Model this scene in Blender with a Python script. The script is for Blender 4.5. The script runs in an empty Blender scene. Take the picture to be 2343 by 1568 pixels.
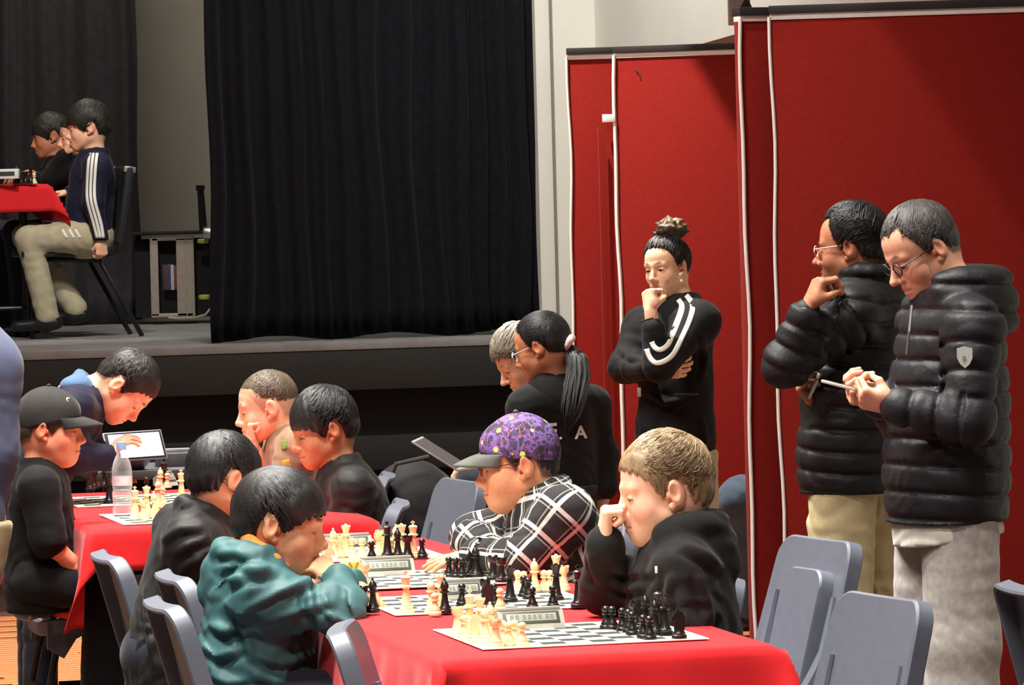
import bpy, bmesh, math, random
import numpy as np
from mathutils import Vector, Matrix
from mathutils.bvhtree import BVHTree
sin, cos, pi, rad = math.sin, math.cos, math.pi, math.radians
scene = bpy.context.scene
col = scene.collection
random.seed(7); rng = np.random.default_rng(11)

# ---------------------------------------------------------------- camera
F_PX, CX, HY, CAM_H, ROLL = 11000.0, 1171.0, 430.0, 1.75, 0.025
cam_d = bpy.data.cameras.new('camera'); cam = bpy.data.objects.new('camera', cam_d); col.objects.link(cam)
cam_d.sensor_fit = 'HORIZONTAL'; cam_d.sensor_width = 36; cam_d.lens = 36 * F_PX / 2343
cam_d.shift_y = -(784 - HY) / 2343; cam_d.clip_end = 200
_c, _s = cos(ROLL), sin(ROLL)
cam.matrix_world = Matrix(((_c, _s, 0, 0), (0, 0, -1, 0), (-_s, _c, 0, CAM_H), (0, 0, 0, 1)))
scene.camera = cam
# ---------------------------------------------------------------- light
vs = scene.view_settings
vs.view_transform = 'Standard'; vs.look = 'None'; vs.gamma = 1; vs.use_curve_mapping = False; vs.exposure = 0.0
w = bpy.data.worlds.new('hall_air'); scene.world = w; w.use_nodes = True
w.node_tree.nodes['Background'].inputs[0].default_value = (1, .96, .9, 1)
w.node_tree.nodes['Background'].inputs[1].default_value = 0.10
WARM = (1, .965, .90)
def area(name, loc, sx, sy, power, colr=WARM, spread=140, target=None):
    d = bpy.data.lights.new(name, 'AREA'); d.shape = 'RECTANGLE'; d.size = sx; d.size_y = sy; d.energy = power
    d.color = colr; d.spread = rad(spread)
    o = bpy.data.objects.new(name, d); col.objects.link(o); o.location = loc
    if target is not None:
        o.rotation_euler = (Vector(target) - Vector(loc)).to_track_quat('-Z', 'Y').to_euler()
    return o
def spot(name, loc, target, power, cone, blend=.08, size=.03, colr=WARM):
    d = bpy.data.lights.new(name, 'SPOT'); d.energy = power; d.spot_size = rad(cone); d.spot_blend = blend
    d.shadow_soft_size = size; d.color = colr
    o = bpy.data.objects.new(name, d); col.objects.link(o); o.location = loc
    o.rotation_euler = (Vector(target) - Vector(loc)).to_track_quat('-Z', 'Y').to_euler()
    return o
# hall ceiling fittings over the rows of tables
area('ceiling_panel_light', (-1.6, 9.8, 5.6), 2.2, .9, 250, spread=105)
area('ceiling_panel_light', (-1.3, 12.8, 5.6), 2.2, .9, 250, spread=105)
area('ceiling_panel_light', (-2.0, 16.0, 5.6), 2.2, .9, 260, spread=110)
area('ceiling_panel_light', (-.6, 6.6, 5.6), 2.2, .9, 225, spread=125)
# recessed downlights along the hall: the sharp-edged cones end on the red partitions
spot('downlight', (-.167, 14.3, 5.4), (-.167, 14.3, 0), 390, 53.35, .02, .03)
spot('downlight', (-.654, 18.65, 5.4), (-.654, 18.65, 0), 2300, 50.25, .02, .03)
spot('downlight', (-.1, 11.2, 5.4), (-.1, 11.2, 0), 250, 58, .3, .06)  # added so the cones overlap and leave no edge on the tables
spot('downlight', (.3, 8.6, 5.4), (.3, 8.6, 0), 300, 60, .3, .06)  # added as well, carries the overlap on towards the camera
spot('downlight', (1.9, 11.6, 5.4), (1.9, 11.9, 0), 420, 50, .3, .06)
# stage lamp, then unseen fills added for the walls
spot('stage_lamp', (-2.0, 20.6, 5.2), (-2.35, 24.3, 1.5), 620, 30, .6, .1)
area('stage_fill', (-2.2, 24.9, 5.4), 1.0, .5, 48, (1, .95, .85), 150, (-2.2, 26.4, 1.0))  # added fill, lifts the dim back wall of the stage
area('white_wall_fill', (-.6, 19.4, 5.6), 1.2, .6, 110, (1, .99, .95), 110, (1.0, 21.8, 2.7))  # added wash without a fitting, brightens the white walls

# ---------------------------------------------------------------- helpers
def P(px, py, Y):
    dx = px - CX; dy = py - HY
    u = dx * _c - dy * _s; v = dx * _s + dy * _c
    return Vector((u * Y / F_PX, Y, CAM_H - v * Y / F_PX))
def onZ(px, py, Z):
    dx = px - CX; dy = py - HY
    return P(px, py, F_PX * (CAM_H - Z) / (dx * _s + dy * _c))
TH = rad(13.3)                                   # the hall stands 13.3 degrees off the camera axis
RX = Vector((cos(TH), sin(TH), 0)); DX = Vector((-sin(TH), cos(TH), 0)); UZ = Vector((0, 0, 1))
def link(o, parent=None):
    col.objects.link(o)
    if parent: o.parent = parent
    return o
def tag(o, label=None, cat=None, group=None, kind=None):
    if label: o['label'] = label
    if cat: o['category'] = cat
    if group: o['group'] = group
    if kind: o['kind'] = kind
    return o
def empty(name, loc=(0, 0, 0), rz=0):
    o = bpy.data.objects.new(name, None); col.objects.link(o); o.location = loc; o.rotation_euler = (0, 0, rz)
    o.empty_display_size = .05
    return o
def child(o, parent):
    """parent o keeping its world-space vertices"""
    o.parent = parent; o.matrix_parent_inverse = parent_world(parent).inverted(); return o
def parent_world(p):
    m = Matrix.LocRotScale(p.location, p.rotation_euler, p.scale)
    return parent_world(p.parent) @ p.matrix_parent_inverse @ m if p.parent else m
def mesh_np(name, V, Q, mats=None, colr=None, smooth=True, uv=None):
    """V (n,3) floats, Q (m,k) ints"""
    V = np.asarray(V, np.float32); Q = np.asarray(Q, np.int32); k = Q.shape[1]
    me = bpy.data.meshes.new(name)
    me.vertices.add(len(V)); me.vertices.foreach_set('co', V.ravel())
    me.loops.add(Q.size); me.loops.foreach_set('vertex_index', Q.ravel())
    me.polygons.add(len(Q)); me.polygons.foreach_set('loop_start', np.arange(0, Q.size, k, dtype=np.int32))
    if smooth: me.polygons.foreach_set('use_smooth', np.ones(len(Q), bool))
    if colr is not None:
        a = me.attributes.new('Col', 'FLOAT_COLOR', 'POINT')
        c4 = np.ones((len(V), 4), np.float32); c4[:, :3] = colr; a.data.foreach_set('color', c4.ravel())
    if uv is not None:
        a = me.attributes.new('cloth_uv', 'FLOAT_VECTOR', 'POINT'); a.data.foreach_set('vector', np.asarray(uv, np.float32).ravel())
    for m in (mats or []): me.materials.append(m)
    me.update(calc_edges=True); me.validate()
    return me
def obj_np(name, V, Q, mat, parent=None, colr=None, smooth=True, uv=None):
    o = bpy.data.objects.new(name, mesh_np(name, V, Q, [mat], colr, smooth, uv)); col.objects.link(o)
    if parent: child(o, parent)
    return o
class MB:
    """collects boxes, tubes, lathes into one mesh"""
    def __init__(s): s.bm = bmesh.new()
    def box(s, c, size, rot=None, bevel=0, seg=2):
        m = Matrix.Translation(Vector(c)) @ (rot.to_4x4() if rot is not None else Matrix()) @ Matrix.Diagonal((*size, 1))
        g = bmesh.ops.create_cube(s.bm, size=1, matrix=m)
        if bevel:
            es = list({e for v in g['verts'] for e in v.link_edges})
            bmesh.ops.bevel(s.bm, geom=es, offset=bevel, segments=seg, affect='EDGES', profile=.6)
        return s
    def tube(s, pts, r, seg=10, cap=True):
        pts = [Vector(p) for p in pts]; rs = r if isinstance(r, (list, tuple)) else [r] * len(pts)
        rings = []; n = None
        for i, p in enumerate(pts):
            t = (pts[min(i + 1, len(pts) - 1)] - pts[max(i - 1, 0)]).normalized()
            if n is None:
                n = t.orthogonal().normalized()
            else:
                n = (n - t * n.dot(t)); n = n.normalized() if n.length > 1e-6 else t.orthogonal().normalized()
            b = t.cross(n)
            rings.append([s.bm.verts.new(p + (n * cos(2 * pi * k / seg) + b * sin(2 * pi * k / seg)) * rs[i]) for k in range(seg)])
        for a, b in zip(rings, rings[1:]):
            for k in range(seg): s.bm.faces.new((a[k], a[(k + 1) % seg], b[(k + 1) % seg], b[k]))
        if cap:
            s.bm.faces.new(rings[0][::-1]); s.bm.faces.new(rings[-1])
        return s
    def lathe(s, prof, seg=20, M=None):
        M = M or Matrix(); rings = []
        for r, z in prof:
            if r < 1e-5: rings.append([s.bm.verts.new(M @ Vector((0, 0, z)))])
            else: rings.append([s.bm.verts.new(M @ Vector((r * cos(2 * pi * k / seg), r * sin(2 * pi * k / seg), z))) for k in range(seg)])
        for a, b in zip(rings, rings[1:]):
            for k in range(seg):
                f = [a[k % len(a)], a[(k + 1) % len(a)], b[(k + 1) % len(b)], b[k % len(b)]]
                f = list(dict.fromkeys(f))
                if len(f) > 2:
                    try: s.bm.faces.new(f)
                    except ValueError: pass
        return s
    def prism(s, poly, M, th):
        """poly of (x,y) extruded +-th/2 along local z of M"""
        a = [s.bm.verts.new(M @ Vector((x, y, th / 2))) for x, y in poly]; b = [s.bm.verts.new(M @ Vector((x, y, -th / 2))) for x, y in poly]
        s.bm.faces.new(a); s.bm.faces.new(b[::-1]); n = len(poly)
        for i in range(n): s.bm.faces.new((a[i], b[i], b[(i + 1) % n], a[(i + 1) % n]))
        return s
    def mesh(s, name, mat, smooth=30):
        bmesh.ops.recalc_face_normals(s.bm, faces=s.bm.faces[:])
        me = bpy.data.meshes.new(name); 
        if smooth:
            for f in s.bm.faces: f.smooth = True
            for e in s.bm.edges:
                if len(e.link_faces) == 2 and e.calc_face_angle(0) > rad(smooth): e.smooth = False
        s.bm.to_mesh(me); s.bm.free(); me.materials.append(mat); return me
    def build(s, name, mat, parent=None, smooth=30, keep=False):
        o = bpy.data.objects.new(name, s.mesh(name, mat, smooth)); col.objects.link(o)
        if parent:
            if keep: child(o, parent)
            else: o.parent = parent
        return o
def copy_tree(o, parent=None):
    c = o.copy(); col.objects.link(c)
    if parent: c.parent = parent
    for ch in [x for x in o.children]: copy_tree(ch, c)
    return c
def frame(xa, ya, za, loc):
    m = Matrix.Identity(4)
    for i in range(3): m[i][0], m[i][1], m[i][2], m[i][3] = xa[i], ya[i], za[i], loc[i]
    return m

# ---------------------------------------------------------------- materials
MATS = {}
def srgb(r, g, b):
    f = lambda c: (c / 255 / 12.92) if c <= 10 else ((c / 255 + .055) / 1.055) ** 2.4
    return (f(r), f(g), f(b))
def mat(name, c, rough=.7, metal=0, noise=0, nscale=40, bump=0, bscale=120, spec=.5, emit=0, sheen=0, stretch=None, attr=False, alpha=1, trans=0, ior=1.45, coat=0):
    if name in MATS: return MATS[name]
    m = bpy.data.materials.new(name); m.use_nodes = True; nt = m.node_tree; b = nt.nodes['Principled BSDF']; L = nt.links.new
    b.inputs['Base Color'].default_value = (*c, 1); b.inputs['Roughness'].default_value = rough; b.inputs['Metallic'].default_value = metal
    b.inputs['Specular IOR Level'].default_value = spec; b.inputs['IOR'].default_value = ior
    if sheen: b.inputs['Sheen Weight'].default_value = sheen; b.inputs['Sheen Roughness'].default_value = .4
    if trans: b.inputs['Transmission Weight'].default_value = trans
    if coat: b.inputs['Coat Weight'].default_value = coat
    if emit:
        b.inputs['Emission Color'].default_value = (*c, 1); b.inputs['Emission Strength'].default_value = emit
    tc = nt.nodes.new('ShaderNodeTexCoord'); vec = tc.outputs['Object']
    if stretch:
        mp = nt.nodes.new('ShaderNodeMapping'); mp.inputs['Scale'].default_value = stretch; L(vec, mp.inputs[0]); vec = mp.outputs[0]
    src = None
    if attr:
        at = nt.nodes.new('ShaderNodeAttribute'); at.attribute_name = 'Col'; src = at.outputs['Color']
    if noise:
        n = nt.nodes.new('ShaderNodeTexNoise'); n.inputs['Scale'].default_value = nscale; n.inputs['Detail'].default_value = 4; L(vec, n.inputs[0])
        r = nt.nodes.new('ShaderNodeMapRange'); r.inputs[1].default_value = .3; r.inputs[2].default_value = .7
        r.inputs[3].default_value = 1 - noise; r.inputs[4].default_value = 1 + noise; L(n.outputs[0], r.inputs[0])
        x = nt.nodes.new('ShaderNodeMix'); x.data_type = 'RGBA'; x.blend_type = 'MULTIPLY'; x.inputs[0].default_value = 1
        x.inputs[6].default_value = (*c, 1)
        if src: L(src, x.inputs[6])
        L(r.outputs[0], x.inputs[7]); src = x.outputs[2]
    if src: L(src, b.inputs['Base Color'])
    if bump:
        n2 = nt.nodes.new('ShaderNodeTexNoise'); n2.inputs['Scale'].default_value = bscale; n2.inputs['Detail'].default_value = 3; L(vec, n2.inputs[0])
        bp = nt.nodes.new('ShaderNodeBump'); bp.inputs['Strength'].default_value = bump; bp.inputs['Distance'].default_value = .01
        L(n2.outputs[0], bp.inputs['Height']); L(bp.outputs[0], b.inputs['Normal'])
    MATS[name] = m; return m
def fabric(name, c, rough=.85, sheen=.15, bump=.25, noise=.12, nscale=25, bscale=260, spec=.3): return mat(name, c, rough, noise=noise, nscale=nscale, bump=bump * .45, bscale=max(bscale, 600), sheen=sheen, spec=spec)
# ---------------------------------------------------------------- signed-distance modelling
class SDF:
    def __init__(s, h): s.h = h; s.pr = []; s.disp = None; s.cuts = []
    def cap(s, a, b, ra, rb, k=.02, sub=False, flat=None, f=1., quilt=None, tagid=None):
        s.pr.append(('c', np.array(a, float), np.array(b, float), ra, rb, k, sub, None if flat is None else np.array(flat, float), f, quilt, tagid)); return s
    def chain(s, pts, rs, k=.02, **kw):
        rs = rs if isinstance(rs, (list, tuple)) else [rs] * len(pts)
        for i in range(len(pts) - 1): s.cap(pts[i], pts[i + 1], rs[i], rs[i + 1], k, **kw)
        return s
    def ell(s, c, r, k=.02, sub=False, R=None):
        s.pr.append(('e', np.array(c, float), np.array(r, float), None if R is None else np.array(R, float), k, sub)); return s
    def cut(s, p, n, k=.004):
        """remove everything on the side n points to"""
        s.cuts.append((np.array(p, float), np.array(n, float), k)); return s
    def bbox(s, q):
        if q[0] == 'c':
            r = max(q[3], q[4]); return np.minimum(q[1], q[2]) - r, np.maximum(q[1], q[2]) + r
        r = q[2] if q[3] is None else np.full(3, q[2].max())
        return q[1] - r, q[1] + r
    def grid(s):
        lo = np.full(3, 1e9); hi = -lo
        for q in s.pr:
            if (q[6] if q[0] == 'c' else q[5]): continue
            a, b = s.bbox(q); lo = np.minimum(lo, a); hi = np.maximum(hi, b)
        h = s.h; lo = lo - 4 * h - .012; n = np.ceil((hi + 4 * h + .012 - lo) / h).astype(int) + 1
        ax = [lo[i] + h * np.arange(n[i]) for i in range(3)]
        f = np.full(n, .15, np.float32)
        for q in s.pr:
            a, b = s.bbox(q); k = q[5] if q[0] == 'c' else q[4]; m = k + 3 * h + .006
            i0 = np.clip(np.floor((a - m - lo) / h).astype(int), 0, n); i1 = np.clip(np.ceil((b + m - lo) / h).astype(int) + 1, 0, n)
            if (i1 <= i0).any(): continue
            sl = tuple(slice(i0[i], i1[i]) for i in range(3))
            X = ax[0][sl[0]][:, None, None]; Y = ax[1][sl[1]][None, :, None]; Z = ax[2][sl[2]][None, None, :]
            if q[0] == 'c':
                _, A, B, ra, rb, k, sub, flat, ff, quilt, _t = q
                ba = B - A; L2 = max(ba @ ba, 1e-12)
                t = np.clip(((X - A[0]) * ba[0] + (Y - A[1]) * ba[1] + (Z - A[2]) * ba[2]) / L2, 0, 1)
                x = X - A[0] - t * ba[0]; y = Y - A[1] - t * ba[1]; z = Z - A[2] - t * ba[2]
                d2 = x * x + y * y + z * z
                if flat is not None:
                    qf = x * flat[0] + y * flat[1] + z * flat[2]
                    d2 = d2 + qf * qf * (1 / ff ** 2 - 1)
                    d = (np.sqrt(d2) - (ra + t * (rb - ra))) * (.5 + .5 * ff)
                else: d = np.sqrt(d2) - (ra + t * (rb - ra))
                if quilt: d = d - quilt[1] * (np.abs(np.sin(pi * (t * math.sqrt(L2) / quilt[0] + quilt[2]))) ** .5 - .6)
            else:
                _, C, r, R, k, sub = q
                x, y, z = X - C[0], Y - C[1], Z - C[2]
                if R is not None:
                    x, y, z = (R[0, 0] * x + R[1, 0] * y + R[2, 0] * z, R[0, 1] * x + R[1, 1] * y + R[2, 1] * z, R[0, 2] * x + R[1, 2] * y + R[2, 2] * z)
                k0 = np.sqrt((x / r[0]) ** 2 + (y / r[1]) ** 2 + (z / r[2]) ** 2); k1 = np.sqrt((x / r[0] ** 2) ** 2 + (y / r[1] ** 2) ** 2 + (z / r[2] ** 2) ** 2) + 1e-9
                d = k0 * (k0 - 1) / k1
            g = f[sl]
            if sub: d = -d; hh = np.maximum(k - np.abs(g - d), 0) / k; f[sl] = np.maximum(g, d) + hh * hh * k * .25
            else: hh = np.maximum(k - np.abs(g - d), 0) / k; f[sl] = np.minimum(g, d) - hh * hh * k * .25
        X = ax[0][:, None, None]; Y = ax[1][None, :, None]; Z = ax[2][None, None, :]
        if s.disp is not None:
            w = np.nonzero(np.abs(f) < .03)
            f[w] += s.disp(ax[0][w[0]], ax[1][w[1]], ax[2][w[2]]).astype(np.float32)
        for p, nn, k in s.cuts:
            d = (X - p[0]) * nn[0] + (Y - p[1]) * nn[1] + (Z - p[2]) * nn[2]
            hh = np.maximum(k - np.abs(f - d), 0) / k; f = np.maximum(f, d) + hh * hh * k * .25
        return f.astype(np.float32), lo
    def mesh(s):
        f, lo = s.grid(); return nets(f, lo, s.h)
    def uv(s, V):
        V = np.asarray(V); best = np.full(len(V), 1e9); out = np.zeros((len(V), 3)); 
        for q in s.pr:
            if q[0] != 'c' or q[10] is None: continue
            _, A, B, ra, rb = q[:5]; ba = B - A; L = np.linalg.norm(ba); tq = q[10]
            tu = (V - A) @ ba / L ** 2; t = np.clip(tu, 0, 1); w_ = V - A - t[:, None] * ba; d = np.linalg.norm(w_, axis=1) - (ra + t * (rb - ra))
            e1 = np.array(tq[1], float); e1 = e1 - ba * (e1 @ ba) / L ** 2; e1 /= np.linalg.norm(e1); e2 = np.cross(ba / L, e1)
            ang = np.arctan2(w_ @ e2, w_ @ e1)
            m = d < best; best[m] = d[m]; out[m, 0] = tq[0] + tu[m] * L; out[m, 1] = ang[m] * max(ra, rb); out[m, 2] = tq[2]
        return out
def nets(f, lo, h):
    s = f < 0; n = f.shape
    c = np.zeros(tuple(x - 1 for x in n), np.uint8)
    for i in (0, 1):
        for j in (0, 1):
            for k in (0, 1): c += s[i:n[0] - 1 + i, j:n[1] - 1 + j, k:n[2] - 1 + k]
    I = np.argwhere((c > 0) & (c < 8)); idx = np.full(c.shape, -1, np.int32); idx[tuple(I.T)] = np.arange(len(I))
    off = np.array([(i, j, k) for i in (0, 1) for j in (0, 1) for k in (0, 1)])
    val = np.stack([f[I[:, 0] + o[0], I[:, 1] + o[1], I[:, 2] + o[2]] for o in off], 1)
    acc = np.zeros((len(I), 3)); cnt = np.zeros(len(I))
    for a in range(8):
        for b in range(a + 1, 8):
            if np.abs(off[a] - off[b]).sum() != 1: continue
            va, vb = val[:, a], val[:, b]; m = (va < 0) != (vb < 0); t = va[m] / (va[m] - vb[m])
            acc[m] += off[a] + t[:, None] * (off[b] - off[a]); cnt[m] += 1
    V = lo + h * (I + acc / cnt[:, None])
    Q = []
    for ax in range(3):
        u, v = (ax + 1) % 3, (ax + 2) % 3
        sa = [slice(None)] * 3; sb = [slice(None)] * 3; sa[ax] = slice(0, n[ax] - 1); sb[ax] = slice(1, n[ax])
        ch = s[tuple(sa)] != s[tuple(sb)]
        E = np.argwhere(ch); E = E[(E[:, u] > 0) & (E[:, v] > 0) & (E[:, u] < n[u] - 1) & (E[:, v] < n[v] - 1)]
        inside = s[tuple(E.T)]
        def cell(du, dv):
            e = E.copy(); e[:, u] -= du; e[:, v] -= dv; return idx[tuple(e.T)]
        q = np.stack([cell(1, 1), cell(0, 1), cell(0, 0), cell(1, 0)], 1); q[~inside] = q[~inside][:, ::-1]; Q.append(q)
    return V, np.concatenate(Q)
_nk = [(rng.normal(size=3), rng.uniform(0, 6.28)) for _ in range(40)]
def wob(x, y, z, scale, seed=0, n=6):
    o = 0
    for i in range(n):
        k, p = _nk[(seed * 7 + i) % 40]; o = o + np.sin(scale * (k[0] * x + k[1] * y + k[2] * z) + p + seed)
    return o / n
def folds(amp, scale, seed=0, direction=(0, 0, 1), stretch=.35):
    """cloth creases: ridged bands, warped, squeezed along one direction"""
    dz = np.array(direction, float); dz /= np.linalg.norm(dz)
    def fn(x, y, z):
        w1 = wob(x, y, z, scale * .5, seed); w2 = wob(x, y, z, scale * .6, seed + 3)
        t = dz[0] * x + dz[1] * y + dz[2] * z
        a = np.sin(scale * 1.6 * t + 5 * w1 + 2 * wob(x, y, z, scale * stretch, seed + 5))
        r = 1 - np.abs(a) ** .8
        return amp * (r * (0.45 + w2) * 1.6 + .2 * wob(x, y, z, scale * .9, seed + 9))
    return fn

def creases(anchors, amp, wl, seed=0, base=None, reach=.12):
    """compression folds: ridges ringed round joints (elbow, armpit, waist) that fade with distance"""
    A = [(np.array(a, float), w_) for a, w_ in anchors]
    def fn(x, y, z):
        o = base(x, y, z) if base else 0
        wp = 1.6 * wob(x, y, z, 14, seed) + .8 * wob(x, y, z, 33, seed + 2)
        for i, (a, w_) in enumerate(A):
            r = np.sqrt((x - a[0]) ** 2 + (y - a[1]) ** 2 + (z - a[2]) ** 2)
            g = np.exp(-(r / reach) ** 2) * np.clip(.55 + 1.3 * wob(x, y, z, 22, seed + 5 + i), 0, 1.4)
            o = o + w_ * amp * g * (np.abs(np.sin(pi * r / wl + wp + i)) ** .85 - .55)
        return o
    return fn
# ================================================================ setting
STZ = 1.05
def st(o, kind='structure'): o['kind'] = kind; return o
M_white = mat('painted_wall', srgb(214, 213, 203), .8, noise=.03, nscale=3, bump=.05, bscale=60)
M_wood = mat('floor_timber', srgb(176, 104, 58), .35, noise=.25, nscale=6, stretch=(1, 14, 1), bump=.05, bscale=30)
M_gap = mat('floor_underlay', srgb(70, 40, 25), .6, noise=.1)
M_stage = mat('stage_deck', srgb(128, 126, 124), .55, noise=.2, nscale=7, bump=.08, bscale=50)
M_fascia = mat('stage_fascia', srgb(33, 31, 28), .7, noise=.1, nscale=5, bump=.05)
M_dark = mat('stage_recess', srgb(24, 22, 21), .8, noise=.1, nscale=5)
# floor: underlay with separate strip boards where the picture shows the boards
fl = MB().box((0, 14, -.03), (16, 34, .03)).build('floor', M_gap); st(fl)
bw = .085
plank = MB().box((0, 0, -.009), (1.195, bw - .004, .018), bevel=.0015, seg=1).mesh('plank', M_wood)
cnt = 0
for j in range(70):
    for i in range(-5, 6):
        c = RX * (i * 1.2 + (j % 3) * .4 - .6) + DX * (14.4 + j * bw)
        c = c + Vector((.2, 0, 0))
        px = CX + F_PX * c.x / c.y; py = HY + F_PX * CAM_H / c.y
        if (-250 < px < 1100 and py < 1720) or (1450 < px < 1950 and 1380 < py < 1640):
            o = bpy.data.objects.new('plank', plank); col.objects.link(o); o.location = (c.x, c.y, .001); o.rotation_euler.z = TH; o.parent = fl; cnt += 1
# stage: line of the front edge through (-1.2, 22.45)
S0 = Vector((-1.2, 22.42, 0))
def sp(a, b, z=0): return S0 + RX * a + DX * b + Vector((0, 0, z))     # a along the edge, b behind it
Rst = Matrix.Rotation(TH, 3, 'Z')
sg = empty('stage_platform', (0, 0, 0)); st(sg)
MB().box(sp(-.5, 4.0, STZ - .02), (7.6, 8.0, .04), Rst, .006).build('deck', M_stage, sg)
MB().box(sp(-.5, .03, STZ - .135), (7.6, .05, .19), Rst, .004).build('fascia_board', M_fascia, sg)
MB().box(sp(-.5, .17, .62), (7.6, .05, .5), Rst, .004).build('recessed_panel', M_dark, sg)
MB().box(sp(-.5, .08, .52), (7.6, .08, .16), Rst, .004).build('middle_rail', M_fascia, sg)
MB().box(sp(-.5, .2, .22), (7.6, .05, .44), Rst, .004).build('kick_panel', M_dark, sg)
# chipped paint on the lip of the stage
MB().box(sp(-1.42, .0, STZ - .005), (.05, .012, .022), Rst, .004).build('paint_chip', M_white, sg)
# walls
w1 = MB().box(sp(2.955, .35, 3.0), (3.06, .2, 6.0), Rst).build('wall_back', M_white); st(w1)     # proscenium wall right of the opening
MB().box(sp(1.50, .243, 3.0), (.010, .012, 6.0), Rst).build('joint_strip', mat('joint', srgb(120, 120, 112), .8), w1)
corner = sp(1.72, .25)
w2 = MB().box(corner - DX * 5.5 + RX * .1 + Vector((0, 0, 3.0)), (.2, 11, 6.0), Rst).build('wall_right', M_white); st(w2)
w3 = MB().box(sp(-2.2, 5.2, 3.2), (9.0, .15, 4.4), Rst).build('wall_stage_back', mat('stage_wall', srgb(168, 162, 150), .85, noise=.05, nscale=4, bump=.1, bscale=300)); st(w3)
cl = MB().box((0, 14, 6.05), (18, 36, .1)).build('ceiling', M_white); st(cl)
w4 = MB().box((-6.2, 14, 3.0), (.2, 36, 6), None).build('wall_left', M_white); st(w4)
# the grey box fixed high on the side wall and the ledge behind the partition
bx = empty('wall_speaker', P(1692, 20, 19.0)); tag(bx, 'grey wall-mounted box with angled dark bracket at the top of the wall', 'speaker')
MB().box(P(1690, 5, 19.0), (.085, .1, .18), None, .004).build('housing', mat('housing_grey', srgb(150, 138, 130), .6, noise=.1), bx, keep=True)
MB().prism([(-.04, -.03), (.03, -.03), (.0, .04)], Matrix.Translation(P(1708, 14, 18.9)) @ Matrix.Rotation(pi / 2, 4, 'X'), .05).build('bracket', mat('bracket_black', srgb(30, 28, 26), .5, noise=.1), bx, keep=True)
# ---------------------------------------------------------------- curtains
def curtain(name, a0, a1, b, z0, z1, pitch, amp, m, label, seed, lean=0):
    n = int((a1 - a0) / .012); nz = 26; V = []; r = random.Random(seed)
    ph = [r.uniform(0, 6.3) for _ in range(8)]
    for j in range(nz + 1):
        t = j / nz; z = z0 + (z1 - z0) * t
        for i in range(n + 1):
            u = a0 + (a1 - a0) * i / n
            wv = u + .05 * sin(3.1 * u + ph[0]) + .03 * sin(7.7 * u + ph[1]) + .012 * sin(2.2 * z + 4 * u + ph[5])
            d = amp * sin(2 * pi * wv / pitch + ph[2]) * (1 + .35 * sin(2.1 * u + ph[3])) + amp * .45 * sin(2 * pi * wv / (pitch * .43) + ph[4] + .5 * z)
            d *= .75 + .25 * (1 - t)
            p = sp(u + lean * t * (u - a0) / (a1 - a0) + .01 * sin(5 * z + u * 9) * (1 - t), b + d, z + (.012 * sin(u * 11 + ph[6]) if j == 0 else 0)); V.append(p)
    Q = [(j * (n + 1) + i, j * (n + 1) + i + 1, (j + 1) * (n + 1) + i + 1, (j + 1) * (n + 1) + i) for j in range(nz) for i in range(n)]
    o = obj_np(name, V, Q, m); md = o.modifiers.new('thickness', 'SOLIDIFY'); md.thickness = .006
    return tag(o, label, 'curtain')
M_velvet = mat('black_velvet', srgb(20, 20, 25), .9, noise=.2, nscale=30, bump=.2, bscale=200, sheen=.06, spec=.1)
curtain('stage_curtain', -.165, 1.49, .30, STZ + .015, 4.6, .12, .030, M_velvet, 'black pleated velvet stage curtain hanging in the middle of the stage', 3, -.05)
M_drape = mat('charcoal_drape', srgb(60, 57, 60), .9, noise=.15, nscale=20, bump=.2, bscale=200, sheen=.05, spec=.1)
curtain('stage_curtain', -2.0, .13, 4.3, STZ + .01, 4.8, .25, .05, M_drape, 'charcoal drape behind the seated boys at the back of the stage', 5)
# ---------------------------------------------------------------- red partitions
M_red = mat('red_felt', srgb(122, 27, 21), .95, noise=.07, nscale=60, bump=.15, bscale=500, spec=.1, sheen=.05)
M_trim = mat('partition_trim', srgb(226, 218, 212), .5, noise=.05)
M_cap = mat('partition_cap', srgb(40, 36, 34), .5, noise=.1)
def partition(pl, pr, Yl, Yr, label, left_w=.02, top=2.28, bottom=.0, extra=None):
    """free-standing felt panel from pixel column pl to pr (read near the top) at depth Yl..Yr"""
    A = P(pl[0], pl[1], Yl); B = P(pr[0], pr[1], Yr); A.z = B.z = 0
    d = (B - A); L = d.length; d.normalize(); n = Vector((d.y, -d.x, 0)); R = frame(d, -n, UZ, (0, 0, 0)).to_3x3()
    e = empty('partition_panel', A); tag(e, label, 'partition', 'red partition panels')
    c = A + d * (L / 2)
    MB().box(c + Vector((0, 0, (top + bottom) / 2)), (L, .05, top - bottom), R, .004).build('felt_board', M_red, e, keep=True)
    tw = .021 if Yl > 17 else .019
    MB().box(c + Vector((0, 0, top - tw / 2 - .001)) + n * .002, (L + .002, .054, tw), R, .002).build('top_trim', M_trim, e, keep=True)
    MB().box(c + Vector((0, 0, top + .012)), (L + .006, .07, .026), R, .002).build('top_cap', M_cap, e, keep=True)
    # the soft white edging wavers a little
    pts = [A + n * .03 + d * (.0 + .004 * sin(z * 5.1 + pl[0]) + .003 * sin(z * 11)) + Vector((0, 0, z)) for z in np.linspace(.02, top - .01, 24)]
    MB().tube(pts, left_w / 2, 6).build('edge_trim', M_trim, e, keep=True)
    if extra: extra(e, A, d, n, R)
    return e
def ex_a(e, A, d, n, R):
    q = P(1392, 271, 19.28); MB().box(Vector((q.x, q.y - .03, q.z)), (.052, .012, .032), R, .002).build('white_tab', M_trim, e, keep=True)
    q = P(1383, 700, 19.28); MB().box(Vector((q.x - .008, q.y - .028, 1.0)), (.006, .01, 1.97), R, .002).build('felt_seam', mat('red_seam', srgb(120, 24, 22), .95, noise=.1), e, keep=True)
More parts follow.
